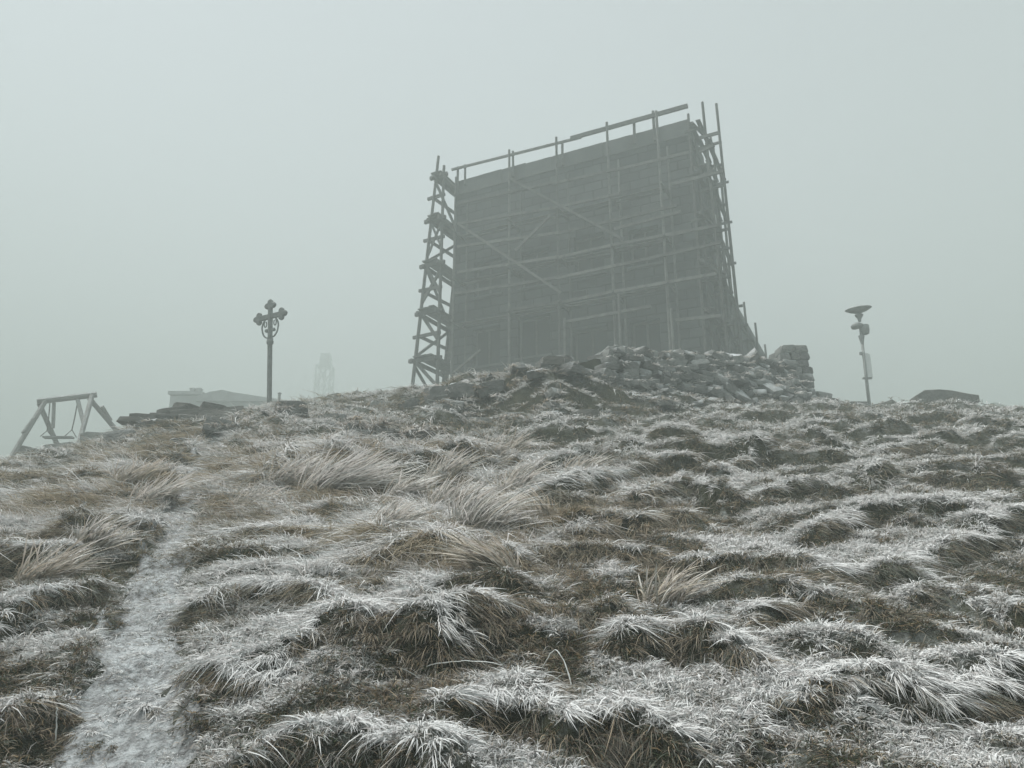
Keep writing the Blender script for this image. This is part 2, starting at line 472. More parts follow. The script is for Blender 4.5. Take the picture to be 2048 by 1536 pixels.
me.loops.add(quads.size); me.loops.foreach_set("vertex_index", quads.ravel().astype(np.int32))
me.polygons.add(len(quads)); me.polygons.foreach_set("loop_start", np.arange(0, quads.size, 4, dtype=np.int32))
me.polygons.foreach_set("use_smooth", np.ones(len(quads), bool))
me.update(); me.validate()
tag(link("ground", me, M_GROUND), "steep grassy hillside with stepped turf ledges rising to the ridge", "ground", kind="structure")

# ------------------------------------------------------------------ path
pp = np.array(PATH)
dl = np.concatenate([[0], np.cumsum(np.hypot(np.diff(pp[:, 0]), np.diff(pp[:, 1])))])
ts = np.linspace(0, dl[-1], 150)
cx, cy, cw = (np.interp(ts, dl, pp[:, k]) for k in range(3))
tx, ty = np.gradient(cx), np.gradient(cy); tl = np.hypot(tx, ty); nxv, nyv = ty / tl, -tx / tl
nc = 17
off = np.linspace(-1.25, 1.25, nc)
PX = cx[:, None] + nxv[:, None] * off[None] * cw[:, None]
PY = cy[:, None] + nyv[:, None] * off[None] * cw[:, None]
PZ = terrain(PX.ravel(), PY.ravel()).reshape(PX.shape) + 0.001
edge = np.abs(off)[None] + (fbm(PX * 4.1, PY * 4.1, 71) - 0.42) * 1.1
PZ -= 0.09 * sstep(0.85, 1.15, edge)
mb = MB(); mb.v = [tuple(q) for q in np.stack([PX.ravel(), PY.ravel(), PZ.ravel()], 1)]
for r in range(len(ts) - 1):
    for c in range(nc - 1):
        i = r * nc + c
        mb.f.append((i, i + 1, i + nc + 1, i + nc))
tag(mb.build("path", M_PATH, smooth=True), "narrow trodden footpath white with frost climbing the slope", "path", kind="structure")

# ------------------------------------------------------------------ building
H_TOP = EYE + 20.0
def lvl(px, py, z):
    r = ray(px, py); k = (z - EYE) / r.z
    return Vector((r.x * k, r.y * k, 0))
PL, PR = lvl(912, 365, H_TOP), lvl(1375, 240, H_TOP)
U = (PR - PL).normalized(); FW = (PR - PL).length
NB = Vector((-U.y, U.x, 0))                # away from the viewer
if NB.y < 0: NB = -NB
DEPTH = 4.2
def fp(u, wv, z): return PL + U * u + NB * wv + Vector((0, 0, z))
def face(px, py, off=0.0):
    """photo pixel on the plane parallel to the front wall, off metres in front of it -> (u, z)"""
    r = ray(px, py); o = Vector((0, 0, EYE)) - (PL - NB * off)
    t = -o.dot(NB) / r.dot(NB)
    q = Vector((0, 0, EYE)) + r * t
    return (q - PL).dot(U), q.z
def coursed(m):
    """lay squared stone courses with recessed joints into the masonry"""
    N, L = m.node_tree.nodes, m.node_tree.links
    b = N["Principled BSDF"]
    tc = N.new("ShaderNodeTexCoord"); dt = N.new("ShaderNodeVectorMath"); dt.operation = 'DOT_PRODUCT'; dt.inputs[1].default_value = U + NB
    sx = N.new("ShaderNodeSeparateXYZ"); cb_ = N.new("ShaderNodeCombineXYZ")
    L.new(tc.outputs["Object"], dt.inputs[0]); L.new(tc.outputs["Object"], sx.inputs[0])
    L.new(dt.outputs["Value"], cb_.inputs[0]); L.new(sx.outputs["Z"], cb_.inputs[1])
    br = N.new("ShaderNodeTexBrick"); br.inputs["Scale"].default_value = 1.0
    br.inputs["Brick Width"].default_value = .85; br.inputs["Row Height"].default_value = .42; br.inputs["Mortar Size"].default_value = .035; br.inputs["Mortar Smooth"].default_value = .3
    br.inputs["Color1"].default_value = (.75, .75, .75, 1); br.inputs["Color2"].default_value = (1.25, 1.25, 1.25, 1); br.inputs["Mortar"].default_value = (.55, .56, .57, 1)
    L.new(cb_.outputs[0], br.inputs["Vector"])
    src = b.inputs["Base Color"].links[0].from_socket
    mu = N.new("ShaderNodeMix"); mu.data_type = 'RGBA'; mu.blend_type = 'MULTIPLY'; mu.inputs[0].default_value = 1.0
    L.new(src, mu.inputs[6]); L.new(br.outputs["Color"], mu.inputs[7]); L.new(mu.outputs[2], b.inputs["Base Color"])
    bp = N.new("ShaderNodeBump"); bp.invert = True; bp.inputs["Strength"].default_value = .8; bp.inputs["Distance"].default_value = .05
    L.new(br.outputs["Fac"], bp.inputs["Height"])
    old = b.inputs["Normal"].links[0].from_socket
    L.new(old, bp.inputs["Normal"]); L.new(bp.outputs[0], b.inputs["Normal"])
coursed(M_WALL)
corners = [fp(u, v, 0) for u in (-2, FW + 2) for v in (-1.5, DEPTH, 24)]
Z0 = min(float(base_h(c.x, c.y)) for c in corners) - 0.8

def wall_mesh(P, A, B, Lw, z0, z1, holes, depth=0.4):
    """wall from P along unit A, inner side towards unit B; holes (a0,a1,z0,z1) are real recesses"""
    xs = sorted({0.0, Lw, *[h[0] for h in holes], *[h[1] for h in holes]})
    zs = sorted({z0, z1, *[h[2] for h in holes], *[h[3] for h in holes]})
    mb = MB(); P = Vector((P.x, P.y, 0))
    q = lambda a, z, d=0.0: P + A * a + B * d + Vector((0, 0, z))
    for i in range(len(xs) - 1):
        for k in range(len(zs) - 1):
            cxm, czm = (xs[i] + xs[i + 1]) / 2, (zs[k] + zs[k + 1]) / 2
            if any(h[0] < cxm < h[1] and h[2] < czm < h[3] for h in holes): continue
            mb.add([q(xs[i], zs[k]), q(xs[i + 1], zs[k]), q(xs[i + 1], zs[k + 1]), q(xs[i], zs[k + 1])], [(0, 1, 2, 3)])
    for a0, a1, b0, b1 in holes:
        f = [q(a0, b0), q(a1, b0), q(a1, b1), q(a0, b1)]; g = [q(a0, b0, depth), q(a1, b0, depth), q(a1, b1, depth), q(a0, b1, depth)]
        mb.add(f + g, [(0, 4, 5, 1), (1, 5, 6, 2), (2, 6, 7, 3), (3, 7, 4, 0)])
    # inner skin and top, so the wall has thickness
    mb.add([q(0, z0, 0.6), q(Lw, z0, 0.6), q(Lw, z1, 0.6), q(0, z1, 0.6), q(0, z1), q(Lw, z1)], [(3, 2, 1, 0), (4, 5, 2, 3)])
    return mb
def windows(parent, P, A, B, holes, depth=0.4):
    P = Vector((P.x, P.y, 0))
    q = lambda a, z, d=0.0: P + A * a + B * d + Vector((0, 0, z))
    for a0, a1, b0, b1 in holes:
        wn = MB().add([q(a0, b0, depth - .02), q(a1, b0, depth - .02), q(a1, b1, depth - .02), q(a0, b1, depth - .02)], [(0, 1, 2, 3)]).build("window", M_DARK, parent)
        m = MB(); t = 0.09; d = depth - 0.08
        for s0, s1 in (((a0 + t / 2, b0), (a0 + t / 2, b1)), ((a1 - t / 2, b0), (a1 - t / 2, b1)), ((a0 + t, b1 - t / 2), (a1 - t, b1 - t / 2)), (((a0 + a1) / 2, b0 + t), ((a0 + a1) / 2, b1 - t))):
            m.beam(q(s0[0], s0[1], d), q(s1[0], s1[1], d), t)
        m.build("frame", M_FRAME, wn)
        MB().beam(q(a0 - .12, b0 - .06, -.03), q(a1 + .12, b0 - .06, -.03), .14, .1).build("sill", M_PARA, wn)

bld = empty("stone_building", fp(FW / 2, DEPTH / 2, Z0))
tag(bld, "tall dark masonry building block with flat roof wrapped in scaffolding", "building")
BM = Matrix.Translation(bld.location).inverted()
def under(o, root):
    o.matrix_parent_inverse = Matrix.Translation(root.location).inverted()
    return o
PARA_H = 0.75
WT = H_TOP - PARA_H
front_holes = []
for (x0, y0, x1, y1) in [(1035, 632, 1100, 712), (1146, 655, 1216, 730), (1262, 640, 1322, 712), (1350, 645, 1392, 705),
                         (1040, 500, 1098, 572), (1148, 470, 1208, 548), (1258, 455, 1318, 530), (1346, 500, 1388, 560),
                         (945, 655, 1000, 730), (948, 520, 1002, 590)]:
    (ua, za), (ub, zb) = face(x0, (y0 + y1) / 2), face(x1, (y0 + y1) / 2)
    um = (ua + ub) / 2
    zt, zl = face((x0 + x1) / 2, y0)[1], face((x0 + x1) / 2, y1)[1]
    front_holes.append((ua, ub, zl, zt))
holes = []
for h in front_holes:
    if 0.4 < h[0] and h[1] < FW - 0.35: holes.append(h)
front_holes = holes
wf = under(wall_mesh(PL, U, NB, FW, Z0, WT, front_holes).build("wall", M_WALL, bld), bld)
def side_holes(L, levels, n):
    out = []
    for k in range(n):
        c = L * (k + 0.5) / n
        for z in levels: out.append((c - .55, c + .55, z, z + 1.6))
    return out
sh = side_holes(DEPTH, (Z0 + 2.2, Z0 + 5.4, Z0 + 8.6), 2)
PRC = PL + U * FW
under(wall_mesh(PRC, NB, -U, DEPTH, Z0, WT, sh).build("wall", M_WALL, bld), bld)
under(wall_mesh(PL + NB * DEPTH, -NB, U, DEPTH, Z0, WT, []).build("wall", M_WALL, bld), bld)
under(wall_mesh(PRC + NB * DEPTH, -U, -NB, FW, Z0, WT, []).build("wall", M_WALL, bld), bld)
for args in ((PL, U, NB, front_holes), (PRC, NB, -U, sh)):
    n0 = set(bpy.data.objects)
    windows(bld, *args)
    for o in set(bpy.data.objects) - n0:
        if o.parent == bld: under(o, bld)
# roof slab and the paler coping course on top
mb = MB(); mb.add([fp(.3, .3, WT - .1), fp(FW - .3, .3, WT - .1), fp(FW - .3, DEPTH - .3, WT - .1), fp(.3, DEPTH - .3, WT - .1),
                   fp(.3, .3, WT + .25), fp(FW - .3, .3, WT + .25), fp(FW - .3, DEPTH - .3, WT + .25), fp(.3, DEPTH - .3, WT + .25)],
                  [(3, 2, 1, 0), (4, 5, 6, 7), (0, 1, 5, 4), (1, 2, 6, 5), (2, 3, 7, 6), (3, 0, 4, 7)])
under(mb.build("roof", M_PARA, bld), bld)
def prism(P, A, B, a0, a1, d0, d1, z0, z1, jag=0.0, n=1):
    m = MB(); rr = random.Random(3)
    q = lambda a, d, z: Vector((P.x, P.y, 0)) + A * a + B * d + Vector((0, 0, z))
    top = [z1 + (rr.uniform(-jag, jag) if jag else 0) for _ in range(n + 1)]
    vv, ff = [], []
    for i in range(n + 1):
        a = a0 + (a1 - a0) * i / n
        vv += [q(a, d0, z0), q(a, d1, z0), q(a, d1, top[i]), q(a, d0, top[i])]
    for i in range(n):
        k = 4 * i
        ff += [(k, k + 4, k + 7, k + 3), (k + 3, k + 7, k + 6, k + 2), (k + 1, k + 2, k + 6, k + 5), (k, k + 1, k + 5, k + 4)]
    ff += [(0, 3, 2, 1), (4 * n, 4 * n + 1, 4 * n + 2, 4 * n + 3)]
    return m.add(vv, ff)
for k in range(9):      # coping blocks laid end to end along the front
    a0, a1 = FW * k / 9 + .004, FW * (k + 1) / 9 - .004
    zt = H_TOP + random.uniform(-.03, .03)
    under(prism(PL, U, NB, a0, a1, -.06 + random.uniform(-.02, .02), .55, WT + .002, zt, .02, 4).build("coping_block", M_PARA, bld), bld)
for k in range(5):
    a0, a1 = .56 + (DEPTH - .56) * k / 5, .56 + (DEPTH - .56) * (k + 1) / 5 - .006
    zt = H_TOP - 0.12 - 0.1 * k + random.uniform(-.08, .03)
    under(prism(PRC, NB, -U, a0, a1, -.05, .5, WT + .002, zt, .05, 4).build("coping_block", M_PARA, bld), bld)
# lower wing running back behind the block
wing = empty("stone_wing", fp(FW - 3, 15, Z0))
tag(wing, "lower long masonry wing receding into fog behind the tall building block", "building")
WZ = EYE + 14.4; WB = 23.0
P1 = PRC + NB * (DEPTH + .02) - U * .3
wh = side_holes(WB - DEPTH, (Z0 + 2.0, Z0 + 5.0), 5)
under(wall_mesh(P1, NB, -U, WB - DEPTH, Z0, WZ, wh).build("wall", M_WALL, wing), wing)
under(wall_mesh(P1 + NB * (WB - DEPTH), -U, -NB, 7.5, Z0, WZ, []).build("wall", M_WALL, wing), wing)
under(wall_mesh(P1 + NB * (WB - DEPTH) - U * 7.5, -NB, U, WB - DEPTH, Z0, WZ, []).build("wall", M_WALL, wing), wing)
n0 = set(bpy.data.objects)
windows(wing, P1, NB, -U, wh)
for o in set(bpy.data.objects) - n0:
    if o.parent == wing: under(o, wing)
mb = MB(); q = lambda a, d, z: P1 + NB * a - U * d + Vector((0, 0, z)) - Vector((0, 0, P1.z))
L_ = WB - DEPTH
mb.add([q(0, -.25, WZ + .003), q(L_, -.25, WZ + .003), q(L_, 7.75, WZ + .003), q(0, 7.75, WZ + .003), q(0, -.25, WZ + .4), q(L_, -.25, WZ + .4), q(L_, 7.75, WZ + .4), q(0, 7.75, WZ + .4)],
       [(3, 2, 1, 0), (4, 5, 6, 7), (0, 1, 5, 4), (1, 2, 6, 5), (2, 3, 7, 6), (3, 0, 4, 7)])
under(mb.build("roof", M_PARA, wing), wing)

# ------------------------------------------------------------------ scaffolds
def gz(p): return float(base_h(p.x, p.y))
def pole(root, name, a, b, wd=0.14, ht=None, n=4, taper=1.0, jit=0.02):
    a, b = Vector(a), Vector(b)
    j = lambda: Vector((random.uniform(-jit, jit), random.uniform(-jit, jit), random.uniform(-jit, jit)))
    return under(MB().beam(a + j(), b + j(), wd * (1.1 if root.name == 'scaffold_tower' else .82), None if ht is None else ht * (1.1 if root.name == 'scaffold_tower' else .78), n, taper).build(name, M_WOOD, root), root)
OFF = 1.1
def scp(px, py, off=OFF):
    u, z = face(px, py, off); return u, z
sf = empty("timber_scaffold", fp(FW / 2, -OFF, Z0))
tag(sf, "timber pole scaffold covering the broad front wall of the building", "scaffold")
# standards: (pixel x at y=560, top pixel y)
ST = [(908, 352), (1018, 300), (1118, 275), (1226, 248), (1334, 225)]
su = []
for px, ty_ in ST:
    u, _ = scp(px, 560); su.append(u)
    _, zt = scp(px - (px - 1000) * .1, ty_)
    b = fp(u, -OFF, 0)
    pole(sf, "post", fp(u, -OFF, gz(b) - .3), fp(u, -OFF, zt), .17, n=8, taper=.8, jit=.03)
    zi = zt - random.uniform(.5, 1.2)
    pole(sf, "post", fp(u + .16, -.22, gz(b) - .3), fp(u + .16, -.22, min(zi, H_TOP - 1.2)), .14, n=8, taper=.85, jit=.03)
# extra doubled posts near the foot
for px, y0 in ((1132, 640), (1240, 590), (1345, 620)):
    u, z = scp(px, y0); b = fp(u, -OFF - .17, 0)
    pole(sf, "post", fp(u, -OFF - .2, gz(b) - .3), fp(u, -OFF - .2, z), .13, n=8)
# short uprights of the roof rail
for px, y0, y1 in ((916, 334, 372), (931, 330, 352), (1026, 303, 335), (1125, 285, 312), (1268, 243, 268), (1306, 222, 262)):
    u, z = face(px, y0, .15); _, zb = face(px, y1, .15)
    pole(sf, "rail_post", fp(u, -.15, zb - .5), fp(u, -.15, z), .13, n=4)
(ua, za), (ub, zb), (uc, zc) = face(903, 339, .3), face(1150, 277, .3), face(1376, 213, .3)
pole(sf, "guard_rail", fp(ua, -.3, za), fp(ub + .3, -.3, zb - .02), .11, .13)
pole(sf, "guard_rail", fp(ub - .2, -.32, zb + .03), fp(uc, -.3, zc), .14, .22)
# ledgers given by where they cross the wall in the photograph
def ledger(x0, y0, x1, y1, wd=.10, ht=.16, off=OFF + .12):
    (u0, z0_), (u1, z1_) = face(x0, y0, off), face(x1, y1, off)
    pole(sf, "ledger", fp(u0, -off, z0_), fp(u1, -off, z1_), wd, ht)
for a in ((915, 408, 1115, 364), (1105, 367, 1235, 339), (1228, 340, 1378, 306),
          (915, 448, 1115, 415), (1110, 415, 1240, 388), (1340, 370, 1445, 342),
          (915, 493, 1118, 466), (1112, 468, 1352, 412), (1228, 458, 1362, 424),
          (915, 545, 1120, 514), (1115, 515, 1232, 489), (1225, 491, 1435, 451),
          (910, 588, 1022, 571), (1015, 572, 1120, 554), (1114, 556, 1232, 532), (1226, 533, 1440, 486),
          (1022, 620, 1126, 603), (1120, 605, 1232, 582), (1226, 584, 1432, 548),
          (1128, 645, 1302, 613), (1350, 641, 1442, 632), (1340, 470, 1400, 458)):
    ledger(*a)
for a in ((1018, 357, 1246, 478, .09, .14), (916, 446, 1122, 586, .09, .14), (1100, 430, 1030, 500, .09, .15), (905, 745, 960, 700, .08, .12)):
    (u0, z0_), (u1, z1_) = face(a[0], a[1], OFF + .2), face(a[2], a[3], OFF + .2)
    pole(sf, "brace", fp(u0, -OFF - .2, z0_), fp(u1, -OFF - .2, z1_), a[4], a[5])
# putlogs and plank decks between posts and wall
for zz_px in ((1226, 389), (1226, 490), (1226, 583)):
    _, zd = face(*zz_px, OFF)
    for k in range(5):
        u0 = su[k]
        pole(sf, "putlog", fp(u0 + .05, -OFF - .25, zd - .1), fp(u0 + .05, -.02, zd - .1), .09, .12)
    for k in range(4):
        for j in range(2):
            a0, a1 = su[k] - .1, su[k + 1] + .1
            d = -.35 - .3 * j
            pole(sf, "plank", fp(a0, d, zd - .02 + .03 * (k % 2)), fp(a1, d, zd - .02 + .03 * (k % 2)), .24, .045)
# narrow scaffold tower against the near-hidden flank
tw = empty("scaffold_tower", fp(-1, 0.3, Z0))
tag(tw, "narrow lattice-like timber scaffold tower rising at the open corner of the building", "scaffold")
lev = [face(842, y, 0)[1] for y in (382, 462, 549, 640, 731)]
mid = [face(842, y, 0)[1] for y in (421, 500, 597, 684)]
ztop = face(853, 340, 0)[1]
rows_w = (-.75, 1.55)
tops = {(-1, 0): ztop, (-1, 1): lev[0] + .35, (0, 0): lev[0] + .5, (0, 1): lev[0] + .25}
def tpos(side, row, z):
    """side -1 outer, 0 inner; outer legs lean in towards the wall"""
    u_out = -1.95 + .085 * (z - Z0) if side == -1 else -.28 - .0 * z
    if side == -1 and row == 1: u_out += .12
    return fp(u_out, rows_w[row], z)
for side in (-1, 0):
    for row in (0, 1):
        b = tpos(side, row, Z0); zb = gz(b) - .3
        pole(tw, "post", tpos(side, row, zb), tpos(side, row, tops[(side, row)]), .17, n=8, taper=.75, jit=.04)
        if side == -1 and row == 1:
            pole(tw, "post", tpos(side, row, zb) + U * .22, tpos(side, row, lev[2]) + U * .2, .15, n=8, jit=.03)
for k, z in enumerate(lev):
    for row in (0, 1):
        ext = .35 if row == 0 else .15
        pole(tw, "ledger", tpos(-1, row, z) - U * ext, tpos(0, row, z + random.uniform(-.06, .06)) + U * .2, .12, .16, jit=.04)
    for side in (-1, 0):
        pole(tw, "ledger", tpos(side, 0, z - .12) - NB * .35, tpos(side, 1, z - .12) + NB * .3, .11, .15, jit=.04)
    for j in range(4):
        f0 = .1 + .22 * j
        a = tpos(-1, 0, z + .1).lerp(tpos(0, 0, z + .1), f0); b = tpos(-1, 1, z + .1).lerp(tpos(0, 1, z + .1), f0)
        pole(tw, "plank", a - NB * .3, b + NB * .3, .24, .05, jit=.03)
for k, z in enumerate(mid):
    pole(tw, "ledger", tpos(-1, 0, z) - U * .3, tpos(0, 0, z + .05) + U * .1, .10, .13, jit=.05)
    pole(tw, "ledger", tpos(-1, 1, z - .2), tpos(0, 1, z - .15), .09, .12, jit=.05)
    pole(tw, "ledger", tpos(-1, 0, z), tpos(-1, 1, z + .05), .09, .12, jit=.05)
zz = lev + [lev[-1] - 2.0]
for k in range(5):
    a, b = zz[k], zz[k + 1]
    pole(tw, "brace", tpos(-1, 0, a - .1), tpos(0, 0, (a + b) / 2 - .3), .09, .13, jit=.06)
    pole(tw, "brace", tpos(-1, k % 2, a - .2), tpos(-1, 1 - k % 2, b + .2), .08, .12, jit=.06)
    if k in (1, 2):
        pole(tw, "brace", tpos(0, 0, a - .3), tpos(-1, 0, b + .5), .08, .12, jit=.05)
    pole(tw, "brace", tpos(-1, 1, a - .15), tpos(0, 1, b + .3), .08, .12, jit=.06)
# scaffold on the receding flank
sr = empty("timber_scaffold", fp(FW + 1, 3, Z0))
tag(sr, "timber pole scaffold standing along the receding side wall above the rubble wall", "scaffold")
ru = {}
rows = [(-.9, 0.35, 207), (.5, .85, 209), (2.2, .62, None), (3.9, .55, None), (6.5, .35, None), (9.0, .35, None), (12.0, .35, None), (15.5, .35, None), (19.5, .35, None)]
zt0 = EYE + (at(1406, 205, 27.8).z - EYE)
for k, (wv, uo, t_) in enumerate(rows):
    b = fp(FW + uo, wv, 0)
    zt = zt0 if k < 2 else (H_TOP + .2 - .2 * k if k < 4 else WZ + .6 - .15 * (k - 4))
    ut = ub_ = FW + uo
    if k < 2:
        ut, zt = face(*((1406, 205) if k == 0 else (1431, 208)), -wv)
        ub_ = face(1454, 714, -wv)[0] if k == 0 else ut + .12
    pole(sr, "post", fp(ub_ + .1, wv, gz(b) - .4), fp(ut, wv, zt), .16, n=8, taper=.85, jit=.03)
    if k < 4:
        b = fp(FW + .2, wv, 0)
        pole(sr, "post", fp(FW + .2, wv + .1, gz(b) - .4), fp(FW + .18, wv + .1, H_TOP - .3 - .3 * k), .13, n=8, jit=.03)
rl = [H_TOP - 1.0 - 2.05 * k for k in range(6)]
for k, z in enumerate(rl):
    for j in range(len(rows) - 1):
        if z > WZ + .3 and j >= 3: continue
        (w0, u0, _), (w1, u1, _) = rows[j], rows[j + 1]
        pole(sr, "ledger", fp(FW + u0 + .06, w0 - .25, z), fp(FW + u1 + .06, w1 + .25, z + random.uniform(-.08, .08)), .10, .15, jit=.05)
        if j < 3:
            for d in (.35, .65):
                pole(sr, "plank", fp(FW + d, w0 - .2, z + .1 + .05 * (j % 2)), fp(FW + d, w1 + .2, z + .1 + .05 * (j % 2)), .22, .05)
    for j in range(len(rows)):
        if z > WZ + .3 and j >= 4: continue
        wv, uo, _ = rows[j]
        pole(sr, "putlog", fp(FW + (.02 if j < 4 else -.28), wv + .1, z - .1), fp(FW + uo + random.uniform(.25, .45), wv + .1, z - .1), .10, .13, jit=.03)
for y0 in (268, 295, 345):
    (u0, z0_), (u1, z1_) = face(1398, y0 + 8, .95), face(1440 if y0 < 280 else 1428, y0 - 4, .95)
    pole(sr, "ledger", fp(u0, -.95, z0_), fp(u1, -.95, z1_), .1, .16)
pole(sr, "brace", fp(FW + .70, 0.4, rl[1]), fp(FW + .62, 3.9, rl[3]), .1, .15)
pole(sr, "brace", fp(FW + .62, 3.9, rl[3]), fp(FW + .78, 0.4, rl[5]), .1, .15)

# ------------------------------------------------------------------ stones
def stone_mesh(name, seed, flat=0.5, rough=0.16):
    rr = random.Random(seed)
    bm = bmesh.new()
    for sx in (-1, 1):
        for sy in (-1, 1):
            for sz in (-1, 1):
                k = [1 - rr.uniform(0, rough) for _ in range(3)]
                c = rr.uniform(.14, .42)
                base = Vector((sx * .5 * k[0], sy * .5 * k[1], sz * .5 * k[2]))
                for ax in range(3):
                    p = base.copy(); p[ax] *= (1 - c * rr.uniform(.6, 1.4))
                    p += Vector([rr.uniform(-.04, .04) for _ in range(3)])
                    bm.verts.new(p)
    r = bmesh.ops.convex_hull(bm, input=bm.verts[:])
    bmesh.ops.delete(bm, geom=list({g for g in r["geom_interior"] + r["geom_unused"] if isinstance(g, bmesh.types.BMVert)}), context='VERTS')
    me = bpy.data.meshes.new(name); bm.to_mesh(me); bm.free()
    return me
STONES = [stone_mesh("stone", 100 + i) for i in range(16)]
SLABS = [stone_mesh("slab", 300 + i, rough=.1) for i in range(6)]
for m in STONES:
    m.materials.append(M_STONE)
    m.polygons.foreach_set('use_smooth', [True] * len(m.polygons)); m.set_sharp_from_angle(angle=math.radians(38))
for m in SLABS: m.materials.append(M_SLAB)
def put(me, name, loc, size, rot, parent=None):
    o = bpy.data.objects.new(name, me)
    o.scale = size; o.rotation_euler = rot; o.location = loc
    if parent is not None:
        o.parent = parent; under(o, parent)
    COL.objects.link(o); return o

TUFTS = []          # (x, y, z, length, n, frostiness) grass growing out of the stonework
WP0, WP1 = Vector((0.75, 15.7, 0)), Vector((7.75, 21.3, 0))
TOPX = [1040, 1090, 1140, 1190, 1235, 1300, 1345, 1380, 1430, 1500, 1560, 1600, 1700]
TOPY = [738, 722, 716, 708, 703, 710, 714, 707, 716, 722, 733, 745, 760]
wdir = (WP1 - WP0).normalized(); wnor = Vector((wdir.y, -wdir.x, 0))      # towards the viewer
if wnor.y > 0: wnor = -wnor
WLEN = (WP1 - WP0).length
dsw = empty("dry_stone_wall", ((WP0 + WP1) / 2).to_tuple()[:2] + (hz(4.5, 18.6),))
tag(dsw, "low tumbledown dry stone wall of frosted grey rubble below the scaffolded building", "stone wall")
def wall_top(p):
    px, _ = topx(p.x, p.y, 7.2)
    ytop = float(np.interp(px, TOPX, TOPY))
    return at(px, ytop, p.y).z
rs = random.Random(5)
course = .19
n_st = 0
for k in range(9):
    s = -0.1 + rs.uniform(0, .2)
    while s < WLEN:
        big = rs.random() < .18
        L = rs.uniform(.25, .50) * (1.5 if big else 1)
        p = WP0 + wdir * (s + L / 2)
        g0 = hz(p.x - .1, p.y - .35)
        zt = wall_top(p) + .04
        nlev = max(3, int(round((zt - g0 + .1) / course)))
        if k < nlev:
            ch = (zt - g0 + .1) / nlev
            z = g0 - .1 + ch * (k + .5)
            frac = k / nlev
            if s < 1.6 and rs.random() < .30 * (1 - s / 1.6) + .1 * frac:
                s += L; continue
            ruin = sstep(.35, .75, np.array(s / WLEN)).item()
            batter = .42 - .40 * frac + rs.uniform(-.09, .11)
            q = p + wnor * (batter + ruin * (1 - frac) * .35)
            th = ch * rs.uniform(.68, 1.08) * (1.35 if rs.random() < .12 else 1)
            tilt = .10 + .22 * ruin
            put(rs.choice(STONES), "stone", (q.x, q.y, z), (L * 1.03, rs.uniform(.34, .5), th),
                (rs.gauss(0, tilt), rs.gauss(0, tilt * .8), math.atan2(wdir.y, wdir.x) + rs.gauss(0, .18)), dsw); n_st += 1
            for _ in range(rs.choice((0, 1, 1))):
                e_ = q + wnor * rs.uniform(.16, .26) + wdir * rs.uniform(-.25, .25) * L
                TUFTS.append((e_.x, e_.y, z + th * rs.uniform(.1, .45), rs.uniform(.07, .17), rs.randint(12, 24), rs.uniform(.7, 1.3)))
            if k == nlev - 1:
                q2 = p - wnor * .30
                put(rs.choice(STONES), "stone", (q2.x, q2.y, z - .03), (L * 1.1, .5, th), (rs.gauss(0, .15), rs.gauss(0, .12), math.atan2(wdir.y, wdir.x) + rs.gauss(0, .25)), dsw); n_st += 1
                if rs.random() < .55:
                    put(rs.choice(STONES), "stone", (p.x, p.y, z + th * .7), (L * rs.uniform(.6, .95), rs.uniform(.25, .4), rs.uniform(.07, .13)), (rs.gauss(0, .22), rs.gauss(0, .2), rs.uniform(0, 6)), dsw); n_st += 1
        s += L
# earth and small rubble core, so no light shows through
mb = MB(); NCORE = 40
for i in range(NCORE + 1):
    p = WP0 + wdir * (WLEN * i / NCORE)
    zt = wall_top(p) - .14; g0 = hz(p.x, p.y) - .3
    for d, z in ((.34, g0), (.10, zt), (-.45, zt - .02), (-.6, g0)):
        q = p + wnor * d; mb.v.append((q.x, q.y, z + random.uniform(-.03, .03)))
for i in range(NCORE):
    for j in range(3):
        a = i * 4 + j; mb.f.append((a, a + 4, a + 5, a + 1))
mb.f += [(0, 1, 2, 3), tuple(NCORE * 4 + j for j in (3, 2, 1, 0))]
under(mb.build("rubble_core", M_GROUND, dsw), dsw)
# the long pale slab on the coping, and the fallen stones at the foot
p = at(1240, 711, 17.0)
put(SLABS[0], "capstone", p, (.62, .34, .10), (.05, -.10, .35), dsw)
wall_group = "loose stones tumbled out of the dry stone wall"
for i in range(26):
    s = rs.uniform(.15, 1.0) * WLEN; p = WP0 + wdir * s + wnor * rs.uniform(.7, 1.5)
    L = rs.uniform(.16, .42)
    o = put(rs.choice(STONES), "fallen_stone", (p.x, p.y, hz(p.x, p.y) + L * .1), (L, L * rs.uniform(.6, .9), L * rs.uniform(.35, .6)), (rs.gauss(0, .3), rs.gauss(0, .3), rs.uniform(0, 6)))
    tag(o, "loose grey stone lying in frosted grass at the foot of the dry stone wall", "stone", wall_group)
    TUFTS.append((p.x, p.y - .15, hz(p.x, p.y - .15), .16, 26, .8))
# dark squared block on the grassy bank where the wall begins
p = at(1108, 727, 15.6)
tag(put(SLABS[1], "stone_block", (p.x, p.y, p.z), (.60, .45, .20), (0, 0.02, .1)), "dark squared stone block on the grassy bank at the wall's broken end", "stone")
mbp = hz(p.x, p.y)
if p.z - .1 > mbp:
    tag(put(STONES[3], "stone_block", (p.x, p.y + .05, (p.z - .1 + mbp) / 2), (.66, .5, (p.z - .1 - mbp) + .12), (0, 0, .15)), "rough stone under the dark squared block on the bank", "stone")
p = ground_px(1172, 858)
tag(put(SLABS[2], "stone_block", (p.x, p.y, hz(p.x, p.y) + .12), (.50, .4, .26), (0, .03, .05)), "squared stone block sunk in the frosted turf below the dry stone wall", "stone")

